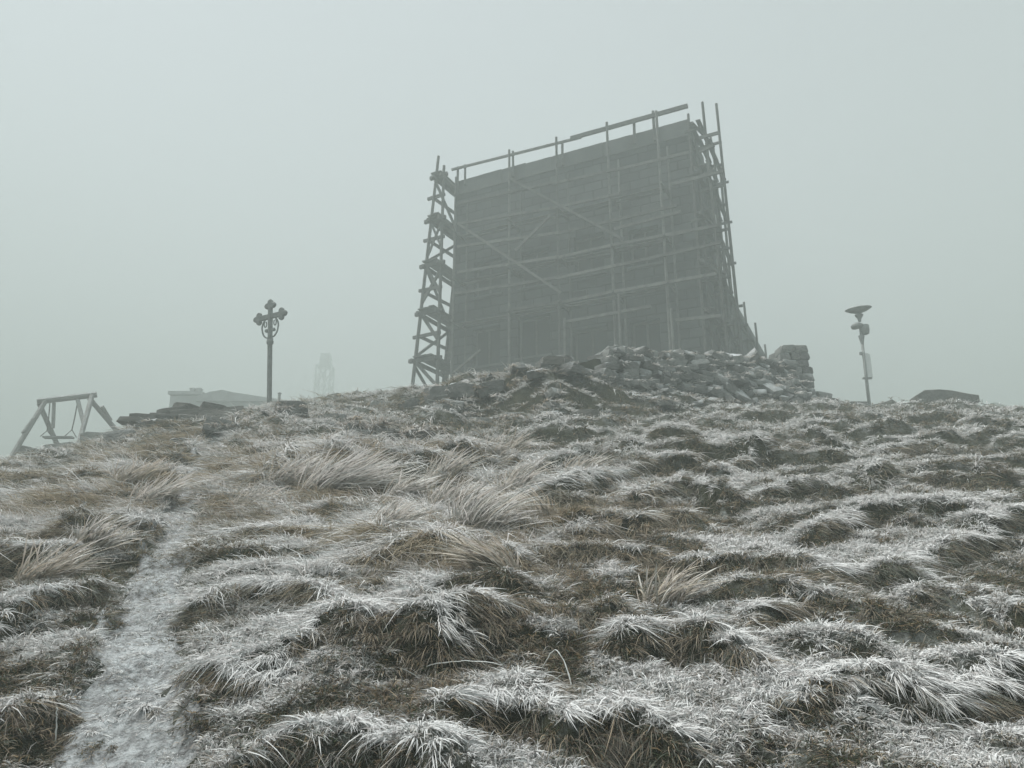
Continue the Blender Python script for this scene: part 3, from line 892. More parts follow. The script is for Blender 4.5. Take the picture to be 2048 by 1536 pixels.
for i in range(22):
    t_ = rs.random(); x_, y_ = -1.9 + 2.9 * t_ + rs.gauss(0, .15), 17.3 - 1.9 * t_ - rs.uniform(.1, 1.3)
    L = rs.uniform(.18, .42)
    o = put(rs.choice(STONES), "bank_stone", (x_, y_, hz(x_, y_) + L * .06), (L, L * rs.uniform(.6, .9), L * rs.uniform(.35, .6)), (rs.gauss(0, .25), rs.gauss(0, .2), rs.uniform(0, 6)))
    tag(o, "rough stone poking out of the shaggy grass bank at the wall's broken end", "stone", "stones in the grass bank")
    for _ in range(2): TUFTS.append((x_ + rs.uniform(-.2, .2), y_ - rs.uniform(-.1, .25), hz(x_, y_) + .04, rs.uniform(.12, .26), 30, rs.uniform(.4, 1.0)))
# pillar at the wall's far end
pc = WP1 + wdir * .55
pil = empty("stone_pillar", (pc.x, pc.y, hz(pc.x, pc.y)))
tag(pil, "squat pillar of stacked grey stones ending the dry stone wall", "pillar")
g0 = hz(pc.x, pc.y) - .15
ptop = at(1598, 702, pc.y).z
npl = 8; ch = (ptop - g0) / npl
for k in range(npl):
    wdt = .98 - .03 * k
    nn = 2 if k % 2 else 3
    for face_row in (0, 1):
        xs0 = -wdt / 2
        for j in range(nn):
            L = wdt / nn
            loc = pc + Vector((xs0 + L / 2 + rs.uniform(-.03, .03), (-.26 if face_row == 0 else .26) + rs.uniform(-.03, .03), 0))
            put(rs.choice(STONES), "stone", (loc.x, loc.y, g0 + ch * (k + .5)), (L * 1.12, .58, ch * rs.uniform(1.02, 1.2)), (rs.gauss(0, .05), rs.gauss(0, .05), rs.gauss(0, .1)), pil)
            xs0 += L
p = Vector((pc.x + .78, pc.y - .1, 0))
tag(put(STONES[5], "stone_block", (p.x, p.y, hz(p.x, p.y) + .1), (.45, .4, .4), (.1, .1, .3)), "squat rough stone leaning at the foot of the stone pillar", "stone")

# remnant of walling showing through the turf on the mid slope
outc = ground_px(770, 900)
oc = empty("broken_wall_footing", (outc.x, outc.y, hz(outc.x, outc.y)))
tag(oc, "dark broken stone footing showing through overhanging grass on the mid slope", "stone wall")
for k in range(3):
    x = -.45 - .1 * k
    while x < .55 - .08 * k:
        L = rs.uniform(.22, .4)
        put(rs.choice(STONES), "stone", (outc.x + x + L / 2, outc.y + .12 * k, hz(outc.x + x, outc.y) + .0 + .12 * k), (L, .4, .14), (rs.gauss(0, .07), rs.gauss(0, .06), rs.gauss(0, .12)), oc)
        x += L
for x in np.linspace(-.7, .7, 20):
    TUFTS.append((outc.x + x + rs.uniform(-.08, .08), outc.y + rs.uniform(-.1, .3), hz(outc.x + x, outc.y) + rs.uniform(.2, .34), rs.uniform(.2, .36), 34, rs.uniform(.4, .9)))
for i, (px, py, s) in enumerate(((590, 885, .5), (640, 900, .42), (700, 880, .3), (560, 895, .34), (1030, 830, .45), (1100, 850, .36), (1235, 850, .4), (930, 850, .35), (1330, 835, .4))):
    p = ground_px(px, py)
    o = put(STONES[i % 16], "boulder", (p.x, p.y, hz(p.x, p.y) + s * .02), (s * .95, s * .8, s * .5), (rs.gauss(0, .1), rs.gauss(0, .1), rs.uniform(-.4, .4)))
    tag(o, "half-buried dark boulder among grass tufts on the upper slope", "boulder", "boulders half buried in the upper slope")
    for _ in range(4):
        TUFTS.append((p.x + rs.uniform(-s, s) * .7, p.y - s * rs.uniform(-.3, .6), hz(p.x, p.y) + .03, .2, 26, .7))

for i, (px, py, s) in enumerate(((505, 835, .5), (470, 850, .55), (545, 826, .4), (610, 812, .45), (655, 812, .5), (700, 822, .35), (760, 812, .4), (820, 806, .4), (880, 800, .6), (930, 806, .55), (985, 795, .5),
                                 (440, 880, .5), (500, 870, .4), (580, 855, .5), (665, 850, .45), (735, 850, .4), (850, 840, .5), (905, 835, .4), (960, 832, .5), (300, 890, .5), (240, 905, .5), (370, 895, .4))):
    p = ground_px(px, py)
    o = put(STONES[(i * 5) % 16], "ridge_rock", (p.x, p.y, hz(p.x, p.y) + s * .10), (s * 1.15, s * .8, s * .6), (rs.gauss(0, .12), rs.gauss(0, .12), rs.uniform(-.4, .4)))
    tag(o, "rough dark rock half hidden by grass along the broken ridge", "rock", "rocks along the broken ridge")
    for _ in range(5):
        TUFTS.append((p.x + rs.uniform(-s, s) * .7, p.y - s * rs.uniform(-.4, .5), hz(p.x, p.y) + rs.uniform(0, s * .3), .2, 24, rs.uniform(.3, .8)))
# pile of flat slabs on the ridge
slabs = [((300, 846), 17.0, 1.35, .13, .10, .05), ((372, 853), 17.0, 1.5, .15, -.02, .09), ((345, 866), 16.9, 1.3, .12, .03, .06), ((420, 842), 17.2, 1.3, .13, .02, .07),
         ((448, 832), 17.5, .9, .2, -.1, .0), ((395, 830), 17.6, 1.1, .16, .12, -.08), ((352, 826), 17.8, .8, .17, -.1, -.1), ((290, 836), 17.4, .6, .1, .2, .02), ((440, 862), 17.1, 1.1, .2, .1, .1), ((385, 874), 17.0, 1.2, .2, 0, .05), ((310, 864), 17.2, 1.0, .2, 0, .05)]
for i, ((px, py), Y, L, th, rz, ry) in enumerate(slabs + [((425, 822), 17.8, .6, .22, .5, .12), ((376, 818), 18.0, .55, .2, -.4, .15), ((466, 830), 17.6, .5, .22, .3, -.2), ((330, 836), 17.6, .6, .12, .3, .1)]):
    p = at(px, py, Y)
    o = put(SLABS[i % 6], "stone_slab", p, (L, .55 + .1 * (i % 3), th), (rs.gauss(0, .05), ry, rz))
    tag(o, "long flat grey stone slab in the jutting pile on the grassy ridge", "stone slab", "slabs piled on the ridge", kind="thing")
# dark mounds of stone by the swing frame
for i, (px, py, Y, s) in enumerate(((205, 872, 25.5, .9), (245, 868, 24.8, .7), (130, 880, 26, .9), (160, 876, 26.5, .7), (60, 902, 26, .6), (185, 868, 27, .6))):
    p = at(px, py, Y); z = hz(p.x, p.y)
    o = put(STONES[(i * 3) % 16], "boulder", (p.x, p.y, min(p.z, z + s * .35)), (s * 1.2, s * .8, s * .5), (0, rs.gauss(0, .12), rs.uniform(-.3, .3)))
    tag(o, "rounded dark boulder in front of the timber swing frame", "boulder", "boulders by the swing frame")

# long block lying on the ridge, and stones by the mast
p = at(1887, 795, 24.0)
mb = MB()
prof = [(-.98, -.32), (.92, -.32), (.96, -.02), (.62, .05), (.10, .19), (-.25, .24), (-.72, .22), (-.98, .02)]
rr = random.Random(2)
n = len(prof); front = [(x + rr.uniform(-.02, .02), -.35, z) for x, z in prof]; back = [(x * .96 + rr.uniform(-.03, .03), .35, z + rr.uniform(-.03, .03)) for x, z in prof]
mb.add(front + back, [tuple(range(n)), tuple(range(2 * n - 1, n - 1, -1))] + [((i + 1) % n, i, n + i, n + (i + 1) % n) for i in range(n)])
o = mb.build("fallen_block", M_SLAB); o.location = p; o.rotation_euler = (0, 0, -.05); o.scale = (1, 1, .8)
bv = o.modifiers.new("bevel", 'BEVEL'); bv.width = .035; bv.segments = 2
tag(o, "long fallen stone block lying on the bare ridge beyond the mast", "stone")
for i, (px, py, Y, s) in enumerate(((1708, 788, 25.0, .55), (1665, 790, 24.5, .6), (1752, 797, 24.8, .4))):
    q = at(px, py, Y)
    tag(put(STONES[i + 4], "boulder", (q.x, q.y, min(q.z, hz(q.x, q.y) + .2)), (s * 1.3, s, s * .6), (0, 0, .3 * i)), "low rounded stone on the ridge at the foot of the instrument mast", "boulder", "stones round the mast foot")

# ------------------------------------------------------------------ iron cross
Yc = 24.0
cb, ct = at(541, 812, Yc), at(541, 598, Yc)
gzc = hz(cb.x, cb.y)
cr = empty("iron_cross", (cb.x, cb.y, gzc), math.radians(-22))
tag(cr, "tall wayside iron cross with trefoil ends and scroll brackets on the ridge", "cross")
def part(root, mb, name, m, smooth=False): return mb.build(name, m, root, smooth)
Hc = ct.z - gzc
cr.rotation_euler = (Matrix.Rotation(math.atan2(ct.x - cb.x, Hc), 3, 'Y') @ Matrix.Rotation(math.radians(-22), 3, 'Z')).to_euler()
sc_px = Yc / F_PX * 1.04                          # metres for one photo pixel there
armz = Hc - 38 * sc_px
part(cr, MB().beam((0, 0, -.4), (0, 0, Hc - 8 * sc_px), 10.5 * sc_px, 9 * sc_px, n=8), "shaft", M_IRON)
part(cr, MB().beam((-30 * sc_px, 0, armz), (30 * sc_px, 0, armz), 7 * sc_px, 9 * sc_px), "crossbar", M_IRON)
def trefoil(cx_, cz_, dirx, dirz):
    m = MB(); r = 6.2 * sc_px
    for ax, az in ((dirx, dirz), (-dirz, dirx), (dirz, -dirx)):
        c = (cx_ + ax * 7.5 * sc_px, 0, cz_ + az * 7.5 * sc_px)
        Mr = Matrix.Translation(c) @ Matrix.Rotation(math.pi / 2, 4, 'X')
        m.lathe([(r * .7, -.055), (r, -.03), (r, .03), (r * .7, .055)], Mr, 14)
    Mr = Matrix.Translation((cx_, 0, cz_)) @ Matrix.Rotation(math.pi / 2, 4, 'X')
    m.lathe([(r * 1.05, -.06), (r * 1.15, 0), (r * 1.05, .06)], Mr, 14)
    part(cr, m, "trefoil_end", M_IRON, False)
trefoil(0, Hc - 14 * sc_px, 0, 1); trefoil(-28 * sc_px, armz, -1, 0); trefoil(28 * sc_px, armz, 1, 0)
for sgn in (-1, 1):
    pts = []
    for k in range(19):
        t = k / 18
        an = math.radians(75 - 165 * t)
        pts.append((sgn * (4 + 16.5 * math.cos(an) * (1 if an > 0 else .95)) * sc_px, 0, armz - (24 - 22 * math.sin(an)) * sc_px))
    pts += [(sgn * 6 * sc_px, 0, armz - 50 * sc_px), (sgn * 5 * sc_px, 0, armz - 56 * sc_px)]
    part(cr, MB().tube(pts, 1.7 * sc_px, 6), "scroll", M_IRON, True)
    pts2 = [(sgn * (12 + 3 * math.cos(a)) * sc_px, 0, armz - (15 + 7 * math.sin(a) * .9) * sc_px) for a in np.linspace(-1.2, 4.2, 14)]
    part(cr, MB().tube(pts2, 1.3 * sc_px, 6), "scroll", M_IRON, True)
    Mr = Matrix.Translation((sgn * 8.5 * sc_px, 0, armz - 30 * sc_px)) @ Matrix.Rotation(math.pi / 2, 4, 'X')
    part(cr, MB().lathe([(3 * sc_px, -.05), (4.2 * sc_px, 0), (3 * sc_px, .05)], Mr, 12), "rosette", M_IRON)
part(cr, MB().lathe([(6 * sc_px, 0), (7 * sc_px, .03), (7 * sc_px, .10), (5.8 * sc_px, .13)], Matrix.Translation((0, 0, armz - 60 * sc_px)), 12), "collar", M_IRON)

# ------------------------------------------------------------------ instrument mast
Ym = 25.5
mb0, mt = at(1735, 786, Ym), at(1716, 612, Ym)
gm = hz(mb0.x, mb0.y)
ms = empty("instrument_mast", (mb0.x, mb0.y, gm))
tag(ms, "leaning slim instrument mast with saucer top and white side panel on the ridge", "mast")
px_m = Ym / F_PX * 1.03
axis_v = Vector((mt.x - mb0.x, 0, mt.z - gm)); ML = axis_v.length; axis_v.normalize()
Rm = Vector((0, 0, 1)).rotation_difference(axis_v).to_matrix().to_4x4()
def mz(py): return ML * (1 - (py - 612) / 174.0)
part(ms, MB().tube([axis_v * -.3, axis_v * mz(640)], [.06, .045], 10), "pole", M_METAL, True)
disc = [(.02, -.17), (.16, -.13), (.30, -.08), (26 * px_m, .0), (25.5 * px_m, .02), (.30, .075), (.12, .11), (.02, .12)]
part(ms, MB().lathe(disc, Matrix.Translation(axis_v * mz(617)) @ Matrix.Rotation(-.09, 4, 'Y') @ Matrix.Rotation(.12, 4, 'X'), 24), "saucer", M_METAL, True)
part(ms, MB().lathe([(2.6 * px_m, 0), (4 * px_m, .1), (8.5 * px_m, .24), (8 * px_m, .26)], Matrix.Translation(axis_v * mz(637)) @ Rm, 16), "funnel", M_METAL, True)
part(ms, MB().lathe([(.05, -.07), (11 * px_m, -.04), (12 * px_m, .05), (7 * px_m, .12)], Matrix.Translation(axis_v * mz(645) + Vector((-7 * px_m, 0, 0))) @ Matrix.Rotation(-.1, 4, 'Y'), 16), "sensor_housing", M_METAL, True)
part(ms, MB().lathe([(3 * px_m, -.16), (8 * px_m, -.12), (9.5 * px_m, .02), (9.5 * px_m, .18), (8 * px_m, .2)], Matrix.Translation(axis_v * mz(651) + Vector((8 * px_m, 0, 0))), 16), "sensor_housing", M_METAL, True)
part(ms, MB().lathe([(2.4 * px_m, 0), (3 * px_m, .12), (6 * px_m, .38), (5.5 * px_m, .40)], Matrix.Translation(axis_v * mz(676)) @ Rm, 14), "funnel", M_METAL, True)
a = axis_v * mz(687); part(ms, MB().box((a.x - 4 * px_m, 0, a.z), (7 * px_m, .08, 6 * px_m)), "clamp", M_METAL)
a = axis_v * mz(725); part(ms, MB().box((a.x + 2 * px_m, 0, a.z), (18 * px_m, .07, 3.5 * px_m)), "bracket", M_METAL)
a0, a1 = axis_v * mz(686), axis_v * mz(724)
part(ms, MB().add([Vector((a0.x + 2.5 * px_m, -.02, a0.z)), Vector((a0.x + 13 * px_m, -.02, a0.z - 3 * px_m)), Vector((a1.x + 13 * px_m, -.02, a1.z)), Vector((a1.x + 2.5 * px_m, -.02, a1.z)),
                   Vector((a0.x + 2.5 * px_m, .02, a0.z)), Vector((a0.x + 13 * px_m, .02, a0.z - 3 * px_m)), Vector((a1.x + 13 * px_m, .02, a1.z)), Vector((a1.x + 2.5 * px_m, .02, a1.z))],
                  [(0, 1, 2, 3), (7, 6, 5, 4), (0, 4, 5, 1), (1, 5, 6, 2), (2, 6, 7, 3), (3, 7, 4, 0)]), "panel", M_WHITE)

# ------------------------------------------------------------------ timber swing frame
sw0 = at(130, 885, 26.5)
sw = empty("timber_swing_frame", (sw0.x, sw0.y, hz(sw0.x, sw0.y)))
tag(sw, "rough timber swing frame with splayed legs standing in fog on the ridge", "swing")
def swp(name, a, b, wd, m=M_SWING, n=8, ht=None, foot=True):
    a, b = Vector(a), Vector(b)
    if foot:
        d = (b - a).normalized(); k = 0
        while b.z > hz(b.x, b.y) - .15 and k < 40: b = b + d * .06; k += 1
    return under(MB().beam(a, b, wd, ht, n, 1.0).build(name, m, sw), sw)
bl, br = at(74, 803, 26.2), at(194, 789, 27.0)
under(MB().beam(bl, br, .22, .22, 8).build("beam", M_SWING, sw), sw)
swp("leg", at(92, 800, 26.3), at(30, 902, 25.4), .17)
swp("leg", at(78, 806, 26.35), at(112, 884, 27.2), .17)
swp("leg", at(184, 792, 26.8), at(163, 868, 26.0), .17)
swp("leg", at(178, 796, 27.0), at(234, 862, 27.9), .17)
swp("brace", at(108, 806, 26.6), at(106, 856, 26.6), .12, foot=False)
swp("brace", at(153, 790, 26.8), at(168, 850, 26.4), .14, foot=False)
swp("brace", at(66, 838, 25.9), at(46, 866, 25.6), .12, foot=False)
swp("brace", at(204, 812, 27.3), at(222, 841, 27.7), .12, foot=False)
for a, b, sp in (((100, 804), (93, 874), 26.5), ((157, 795), (141, 874), 26.7)):
    top, low = at(*a, sp), at(*b, sp)
    k = top.lerp(low, .82)
    under(MB().tube([top, top.lerp(low, .5) + Vector((.01, 0, 0)), k], .02, 6).build("rope", M_ROPE, sw), sw)
    for s in (-1, 1):
        under(MB().tube([k, low + Vector((s * .16, s * .1, 0))], .016, 6).build("rope", M_ROPE, sw), sw)
a, b = at(93, 875, 26.5), at(141, 875, 26.7)
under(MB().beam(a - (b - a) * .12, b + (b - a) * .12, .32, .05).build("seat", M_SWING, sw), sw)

# ------------------------------------------------------------------ far things in the fog
Yh = 56.0
hb = at(440, 812, Yh); gh = hz(hb.x, hb.y)
hut = empty("hut", (hb.x, hb.y, gh))
tag(hut, "fog-faded low hut with shallow pitched roof and twin chimneys behind the slab pile", "hut")
def hx(px, py): q = at(px, py, Yh); return q.x - hb.x, q.z - gh
x0, _ = hx(352, 800); x1, zr = hx(412, 791); xr, zp = hx(462, 793); x2, ze = hx(556, 812)
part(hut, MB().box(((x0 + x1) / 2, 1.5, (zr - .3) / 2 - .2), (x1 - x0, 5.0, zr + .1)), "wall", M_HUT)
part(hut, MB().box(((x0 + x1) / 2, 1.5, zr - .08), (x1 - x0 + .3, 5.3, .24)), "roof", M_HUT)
zw = ze - .1
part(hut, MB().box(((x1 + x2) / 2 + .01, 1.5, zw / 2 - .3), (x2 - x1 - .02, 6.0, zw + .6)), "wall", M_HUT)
m = MB(); xe = x1 - .001
prof = [(xe + .02, zw), (x2 + .5, zw), (x2 + .45, zw + .15), (xr + .8, zp - .18), (xr, zp), (xr - .9, zp - .16), (xe + .02, zp - .5)]
n = len(prof)
m.add([(a, -1.9, b) for a, b in prof] + [(a, 4.9, b) for a, b in prof], [tuple(range(n)), tuple(range(2 * n - 1, n - 1, -1))] + [((i + 1) % n, i, n + i, n + (i + 1) % n) for i in range(n)])
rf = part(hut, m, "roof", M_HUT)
for px in (378, 391):
    cx_, zt = hx(px, 772)
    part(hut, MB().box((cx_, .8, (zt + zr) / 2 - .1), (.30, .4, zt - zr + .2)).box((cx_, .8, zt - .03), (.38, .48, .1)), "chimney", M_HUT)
for wx in np.linspace(x1 + .8, x2 - .8, 3):
    wn = part(hut, MB().box((wx, -1.53, 1.6), (.8, .08, 1.1)), "window", M_DARK)
    part(hut, MB().box((wx, -1.58, 1.6), (.06, .06, 1.1)), "window_bar", M_FRAME)

Yt = 160.0
tb = at(646, 800, Yt); gt = hz(tb.x, tb.y)
lt = empty("lattice_mast", (tb.x, tb.y, gt))
tag(lt, "faint tall lattice tower almost lost in the fog far behind the iron cross", "tower")
k = Yt / F_PX
z1, z2 = at(646, 733, Yt).z - gt, at(646, 710, Yt).z - gt
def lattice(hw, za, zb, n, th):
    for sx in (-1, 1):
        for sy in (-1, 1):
            part(lt, MB().beam((sx * hw, sy * hw, za), (sx * hw, sy * hw, zb), th * 1.5), "leg", M_HAZE_RIME)
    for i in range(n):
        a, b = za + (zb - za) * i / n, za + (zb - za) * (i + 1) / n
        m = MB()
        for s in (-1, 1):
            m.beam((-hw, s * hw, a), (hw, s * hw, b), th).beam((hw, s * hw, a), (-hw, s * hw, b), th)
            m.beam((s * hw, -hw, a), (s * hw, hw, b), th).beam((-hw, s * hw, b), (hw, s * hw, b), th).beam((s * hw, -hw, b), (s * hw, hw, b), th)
        part(lt, m, "bracing", M_HAZE_RIME)
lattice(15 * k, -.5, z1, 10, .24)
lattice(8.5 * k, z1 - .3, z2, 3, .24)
part(lt, MB().box((0, 0, z1), (32 * k, 32 * k, .2)), "platform", M_HAZE_RIME)
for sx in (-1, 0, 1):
    part(lt, MB().box((sx * 6 * k, 0, z2 - 4 * k), (4.4 * k, 1.0, 9 * k)), "antenna_panel", M_HAZE_RIME)
part(lt, MB().beam((0, 0, -.5), (0, 0, z2), 6 * k, n=8), "core_mast", M_HAZE_RIME)

q = at(557, 812, 46.0); gq = hz(q.x, q.y)
pst = empty("wooden_post", (q.x, q.y, gq)); zt = at(557, 788, 46).z - gq
tag(pst, "small thin post fading in fog just beside the iron cross", "post")
part(pst, MB().beam((0, 0, -.4), (0, 0, zt), .16, n=8), "shaft", M_WOOD)
part(pst, MB().lathe([(.12, 0), (.13, .05), (.03, .12)], Matrix.Translation((0, 0, zt)), 8), "cap", M_WOOD)

# ------------------------------------------------------------------ grass
C_FROST = np.array([0.91, 0.92, 0.92])
PAL = {'straw': np.array([0.53, 0.44, 0.30]), 'tan': np.array([0.32, 0.24, 0.14]), 'brown': np.array([0.085, 0.062, 0.036]),
       'green': np.array([0.038, 0.052, 0.022]), 'grey': np.array([0.20, 0.205, 0.155])}
def blade_arrays(root, d0, bend, L, wdt, base, tipc, fr0, fr1, K, rng):
    """curved ribbons; returns verts, colours, faces as (quads, tris)"""
    n = len(L)
    az = rng.uniform(0, 2 * np.pi, n)
    side = np.cross(d0, np.stack([np.cos(az), np.sin(az), 0.3 * np.ones(n)], 1))
    side /= np.maximum(1e-6, np.linalg.norm(side, axis=1))[:, None]
    nv = 2 * K + 1
    V = np.empty((n, nv, 3), np.float32); C = np.empty((n, nv, 3), np.float32)
    for k in range(K + 1):
        s = k / K
        p = root + L[:, None] * (d0 * s + bend * (s * s))
        fr = np.clip(fr0 + (fr1 - fr0) * s ** 0.8, 0, 1)[:, None]
        bc = base * (1 - s) + tipc * s
        c = bc * (1 - fr) + C_FROST * fr
        if k < K:
            hw = (wdt * (1.0 - 0.35 * s ** 2) * 0.5)[:, None] * side
            V[:, 2 * k] = p - hw; V[:, 2 * k + 1] = p + hw; C[:, 2 * k] = c; C[:, 2 * k + 1] = c
        else:
            V[:, 2 * K] = p; C[:, 2 * K] = c
    o = (np.arange(n) * nv)[:, None]
    q = np.concatenate([o + np.array([[2 * k, 2 * k + 1, 2 * k + 3, 2 * k + 2]]) for k in range(K - 1)], 0) if K > 1 else np.zeros((0, 4), int)
    t = o + np.array([[2 * K - 2, 2 * K - 1, 2 * K]])
    return V.reshape(-1, 3), C.reshape(-1, 3), q, t
def blades_mesh(name, chunks):
    Vs, Cs, Qs, Ts = [], [], [], []; b = 0
    for V, C, q, t in chunks:
        Vs.append(V); Cs.append(C); Qs.append(q + b); Ts.append(t + b); b += len(V)
    V = np.concatenate(Vs); C = np.concatenate(Cs); Q = np.concatenate(Qs); T = np.concatenate(Ts)
    me = bpy.data.meshes.new(name)
    me.vertices.add(len(V)); me.vertices.foreach_set("co", V.astype(np.float32).ravel())
    lv = np.concatenate([Q.ravel(), T.ravel()]).astype(np.int32)
    me.loops.add(len(lv)); me.loops.foreach_set("vertex_index", lv)
    me.polygons.add(len(Q) + len(T))
    me.polygons.foreach_set("loop_start", np.concatenate([np.arange(len(Q)) * 4, len(Q) * 4 + np.arange(len(T)) * 3]).astype(np.int32))
    me.polygons.foreach_set("use_smooth", np.ones(len(Q) + len(T), bool))
    at_ = me.attributes.new("Col", 'FLOAT_COLOR', 'POINT')
    at_.data.foreach_set("color", np.concatenate([C, np.ones((len(C), 1))], 1).astype(np.float32).ravel())
    me.update()
    print(name, "blades tris", 2 * len(Q) + len(T))
    return me
def norm(a): return a / np.maximum(1e-6, np.linalg.norm(a, axis=1))[:, None]

def straw_zone(x, y):
    """1 where the long pale bent grass grows"""
    a = np.exp(-(((x + 1.7) / 2.9) ** 2 + ((y - 8.6) / 2.7) ** 2))
    b = np.exp(-(((x + 5.5) / 2.2) ** 2 + ((y - 8.0) / 3.0) ** 2)) * .8
    c = sstep(-2.0, -6.5, x) * sstep(8, 13, y) * .75
    d = .75 * np.exp(-(((x + .4) / 1.3) ** 2 + ((y - 5.6) / 1.2) ** 2))
    e = .55 * np.exp(-(((x + 1.5) / 3) ** 2 + ((y - 17.5) / 2.5) ** 2))
    return np.clip(a + b + c + d + e, 0, 1) * sstep(.25, .6, fbm(x * .9, y * .9, 81, 2) + .18)

def frost_at(x, y, lip, rise, steep, pm, tus, hsh):
    fn = fbm(x * 1.2, y * 1.2, 331, 3); fn2 = fbm(x * 5, y * 5, 137, 2)
    fr = .335 + 1.15 * (fn - .5) + .9 * (fn2 - .5) + .70 * lip - .68 * rise - .12 * (steep - .5) + .2 * pm + .5 * (tus - .25) + .42 * (hsh - .5)
    fr = (fr - .42) * 1.55 + .42
    return fr
def scatter(x, y, rng, cell, K, wmul, lmul):
    n = len(x)
    # tufts: pull every blade towards the middle of its tuft
    ix, iy = np.floor(x / cell), np.floor(y / cell)
    cxx = (ix + .15 + .7 * _hash(ix, iy, 201)) * cell; cyy = (iy + .15 + .7 * _hash(ix, iy, 202)) * cell
    pull = .30 + .55 * _hash(ix, iy, 203)
    ox, oy = x - cxx, y - cyy
    x = x - ox * pull; y = y - oy * pull
    z, lip, rise, pm, tus = terrain(x, y, True)
    e = .05
    zx = terrain(x + e, y); zy = terrain(x, y + e)
    gxv, gyv = (zx - z) / e, (zy - z) / e
    nrm = norm(np.stack([-gxv, -gyv, np.ones(n)], 1))
    gm_ = np.maximum(1e-4, np.hypot(gxv, gyv))
    down = np.stack([-gxv / gm_, -gyv / gm_, np.zeros(n)], 1)
    steep = np.clip(gm_, 0, 1.6)
    st = straw_zone(x, y)
    # wind-combed direction that drifts over the slope
    ang = -2.2 + 2.4 * (fbm(x * .45, y * .45, 91, 2) - .5) * 2
    flow = np.stack([np.cos(ang), np.sin(ang), np.zeros(n)], 1)
    tr = np.stack([ox, oy, np.zeros(n)], 1) / cell
    rnd = rng.normal(0, 1, (n, 3)); rnd[:, 2] *= .3
    tuft_r = np.stack([_hash(ix, iy, 204) - .5, _hash(ix, iy, 205) - .5, np.zeros(n)], 1)
    d0 = norm(nrm * .45 + np.array([0, 0, .50]) + tr * 1.0 + rnd * .45 + tuft_r * 1.0 + flow * .22 * st[:, None] + down * .35 * np.minimum(1, lip + rise)[:, None])
    L = rng.uniform(.034, .088, n) * (.65 + .8 * fbm(x * 2.2, y * 2.2, 95, 2))
    L *= 1 + .55 * rise + .02 * lip
    L *= np.exp(np.clip(rng.normal(0, .26, n), -.6, .5)) * np.where(rng.uniform(0, 1, n) < .04, 1.6, 1.0)
    L *= 1 + 1.5 * st * rng.uniform(.5, 1.3, n)
    L *= 1 - .52 * pm
    L *= lmul * (.70 + .30 * sstep(4.5, 9, y))
    droop = .44 + .45 * np.minimum(1, np.maximum(rise, lip * .7)) + .10 * steep - .04 * st
    bend = down * (.16 + .30 * np.minimum(1, rise) + .30 * np.minimum(1, lip))[:, None] + flow * (.12 + .30 * st)[:, None] + np.clip(rng.normal(0, .26, (n, 3)), -.6, .6) * np.array([1, 1, .5])
    bend[:, 2] -= droop * rng.uniform(.7, 1.35, n)
    # frost: thick on lips, crowns and tips, thin where blades hang under an overhang
    fr = frost_at(x, y, lip, rise, steep, pm, tus, _hash(ix, iy, 207))
    fr = np.clip(fr + rng.normal(0, .20, n), 0, 1)
    fr = fr * fr * (3 - 2 * fr)
    fr1 = np.clip(fr * 1.2 + .14, 0, .98); fr0 = np.clip(fr * 1.15 - .30, 0, .9)
    # plant colours
    r = rng.uniform(0, 1, n) * .45 + .55 * fbm(x * .8 + 30, y * .8, 141, 3)
    wet = sstep(-.5, 2.5, x - .1 * y)
    base = np.where((r < .40)[:, None], PAL['green'], np.where((r < .60)[:, None], PAL['brown'], np.where((r < .8)[:, None], PAL['tan'] * .75, PAL['grey'])))
    base = base * (1 - .25 * wet[:, None]) + PAL['green'] * .25 * wet[:, None]
    tipc = base * 1.2 + .04
    sm = (st * (.55 + .45 * rng.uniform(0, 1, n)))[:, None]
    base = base * (1 - sm) + PAL['tan'] * sm; tipc = tipc * (1 - sm) + PAL['straw'] * sm
    base = base * rng.uniform(.7, 1.25, n)[:, None]
    wd = rng.uniform(.0026, .0048, n) * wmul * (1 + .25 * fr)
    root = np.stack([x, y, z - .012], 1)
    return blade_arrays(root, d0, bend, L, wd, base, tipc, fr0, fr1, K, rng)

chunks = []
def band(y0, y1, dens, cell, K, wmul, lmul):
    hw0, hw1 = .70 * y0 + 1.3, .70 * y1 + 1.3
    n = int(dens * (hw0 + hw1) * (y1 - y0))
    y = y0 + (y1 - y0) * RNG.uniform(0, 1, n)
    x = RNG.uniform(-1, 1, n) * (.70 * y + 1.3)
    chunks.append(scatter(x, y, RNG, cell, K, wmul, lmul))
band(2.2, 3.0, 3000, .075, 3, 1.0, 1.0)
band(3.0, 4.6, 9500, .06, 3, 1.0, 1.0)
band(4.6, 7.0, 5200, .07, 2, 1.2, 1.05)
band(7.0, 12.0, 2200, .10, 2, 1.8, 1.1)
band(12.0, 20.0, 640, .18, 2, 2.9, 1.3)
band(20.0, 30.0, 190, .26, 2, 4.4, 1.4)
# thick fringes hanging over the ledges
for xs, ys, a_ in LEDGES:
    n = int((xs[-1] - xs[0]) * 3600 / max(1, ys.mean() / 3.2) ** 1.25)
    x = RNG.uniform(xs[0], xs[-1], n); y = np.interp(x, xs, ys) + RNG.normal(-.04, .07, n)
    k_ = max(1.0, ys.mean() / 4.5)
    chunks.append(scatter(x, y, RNG, .06 * k_, 3, k_ ** .8, 1.0))
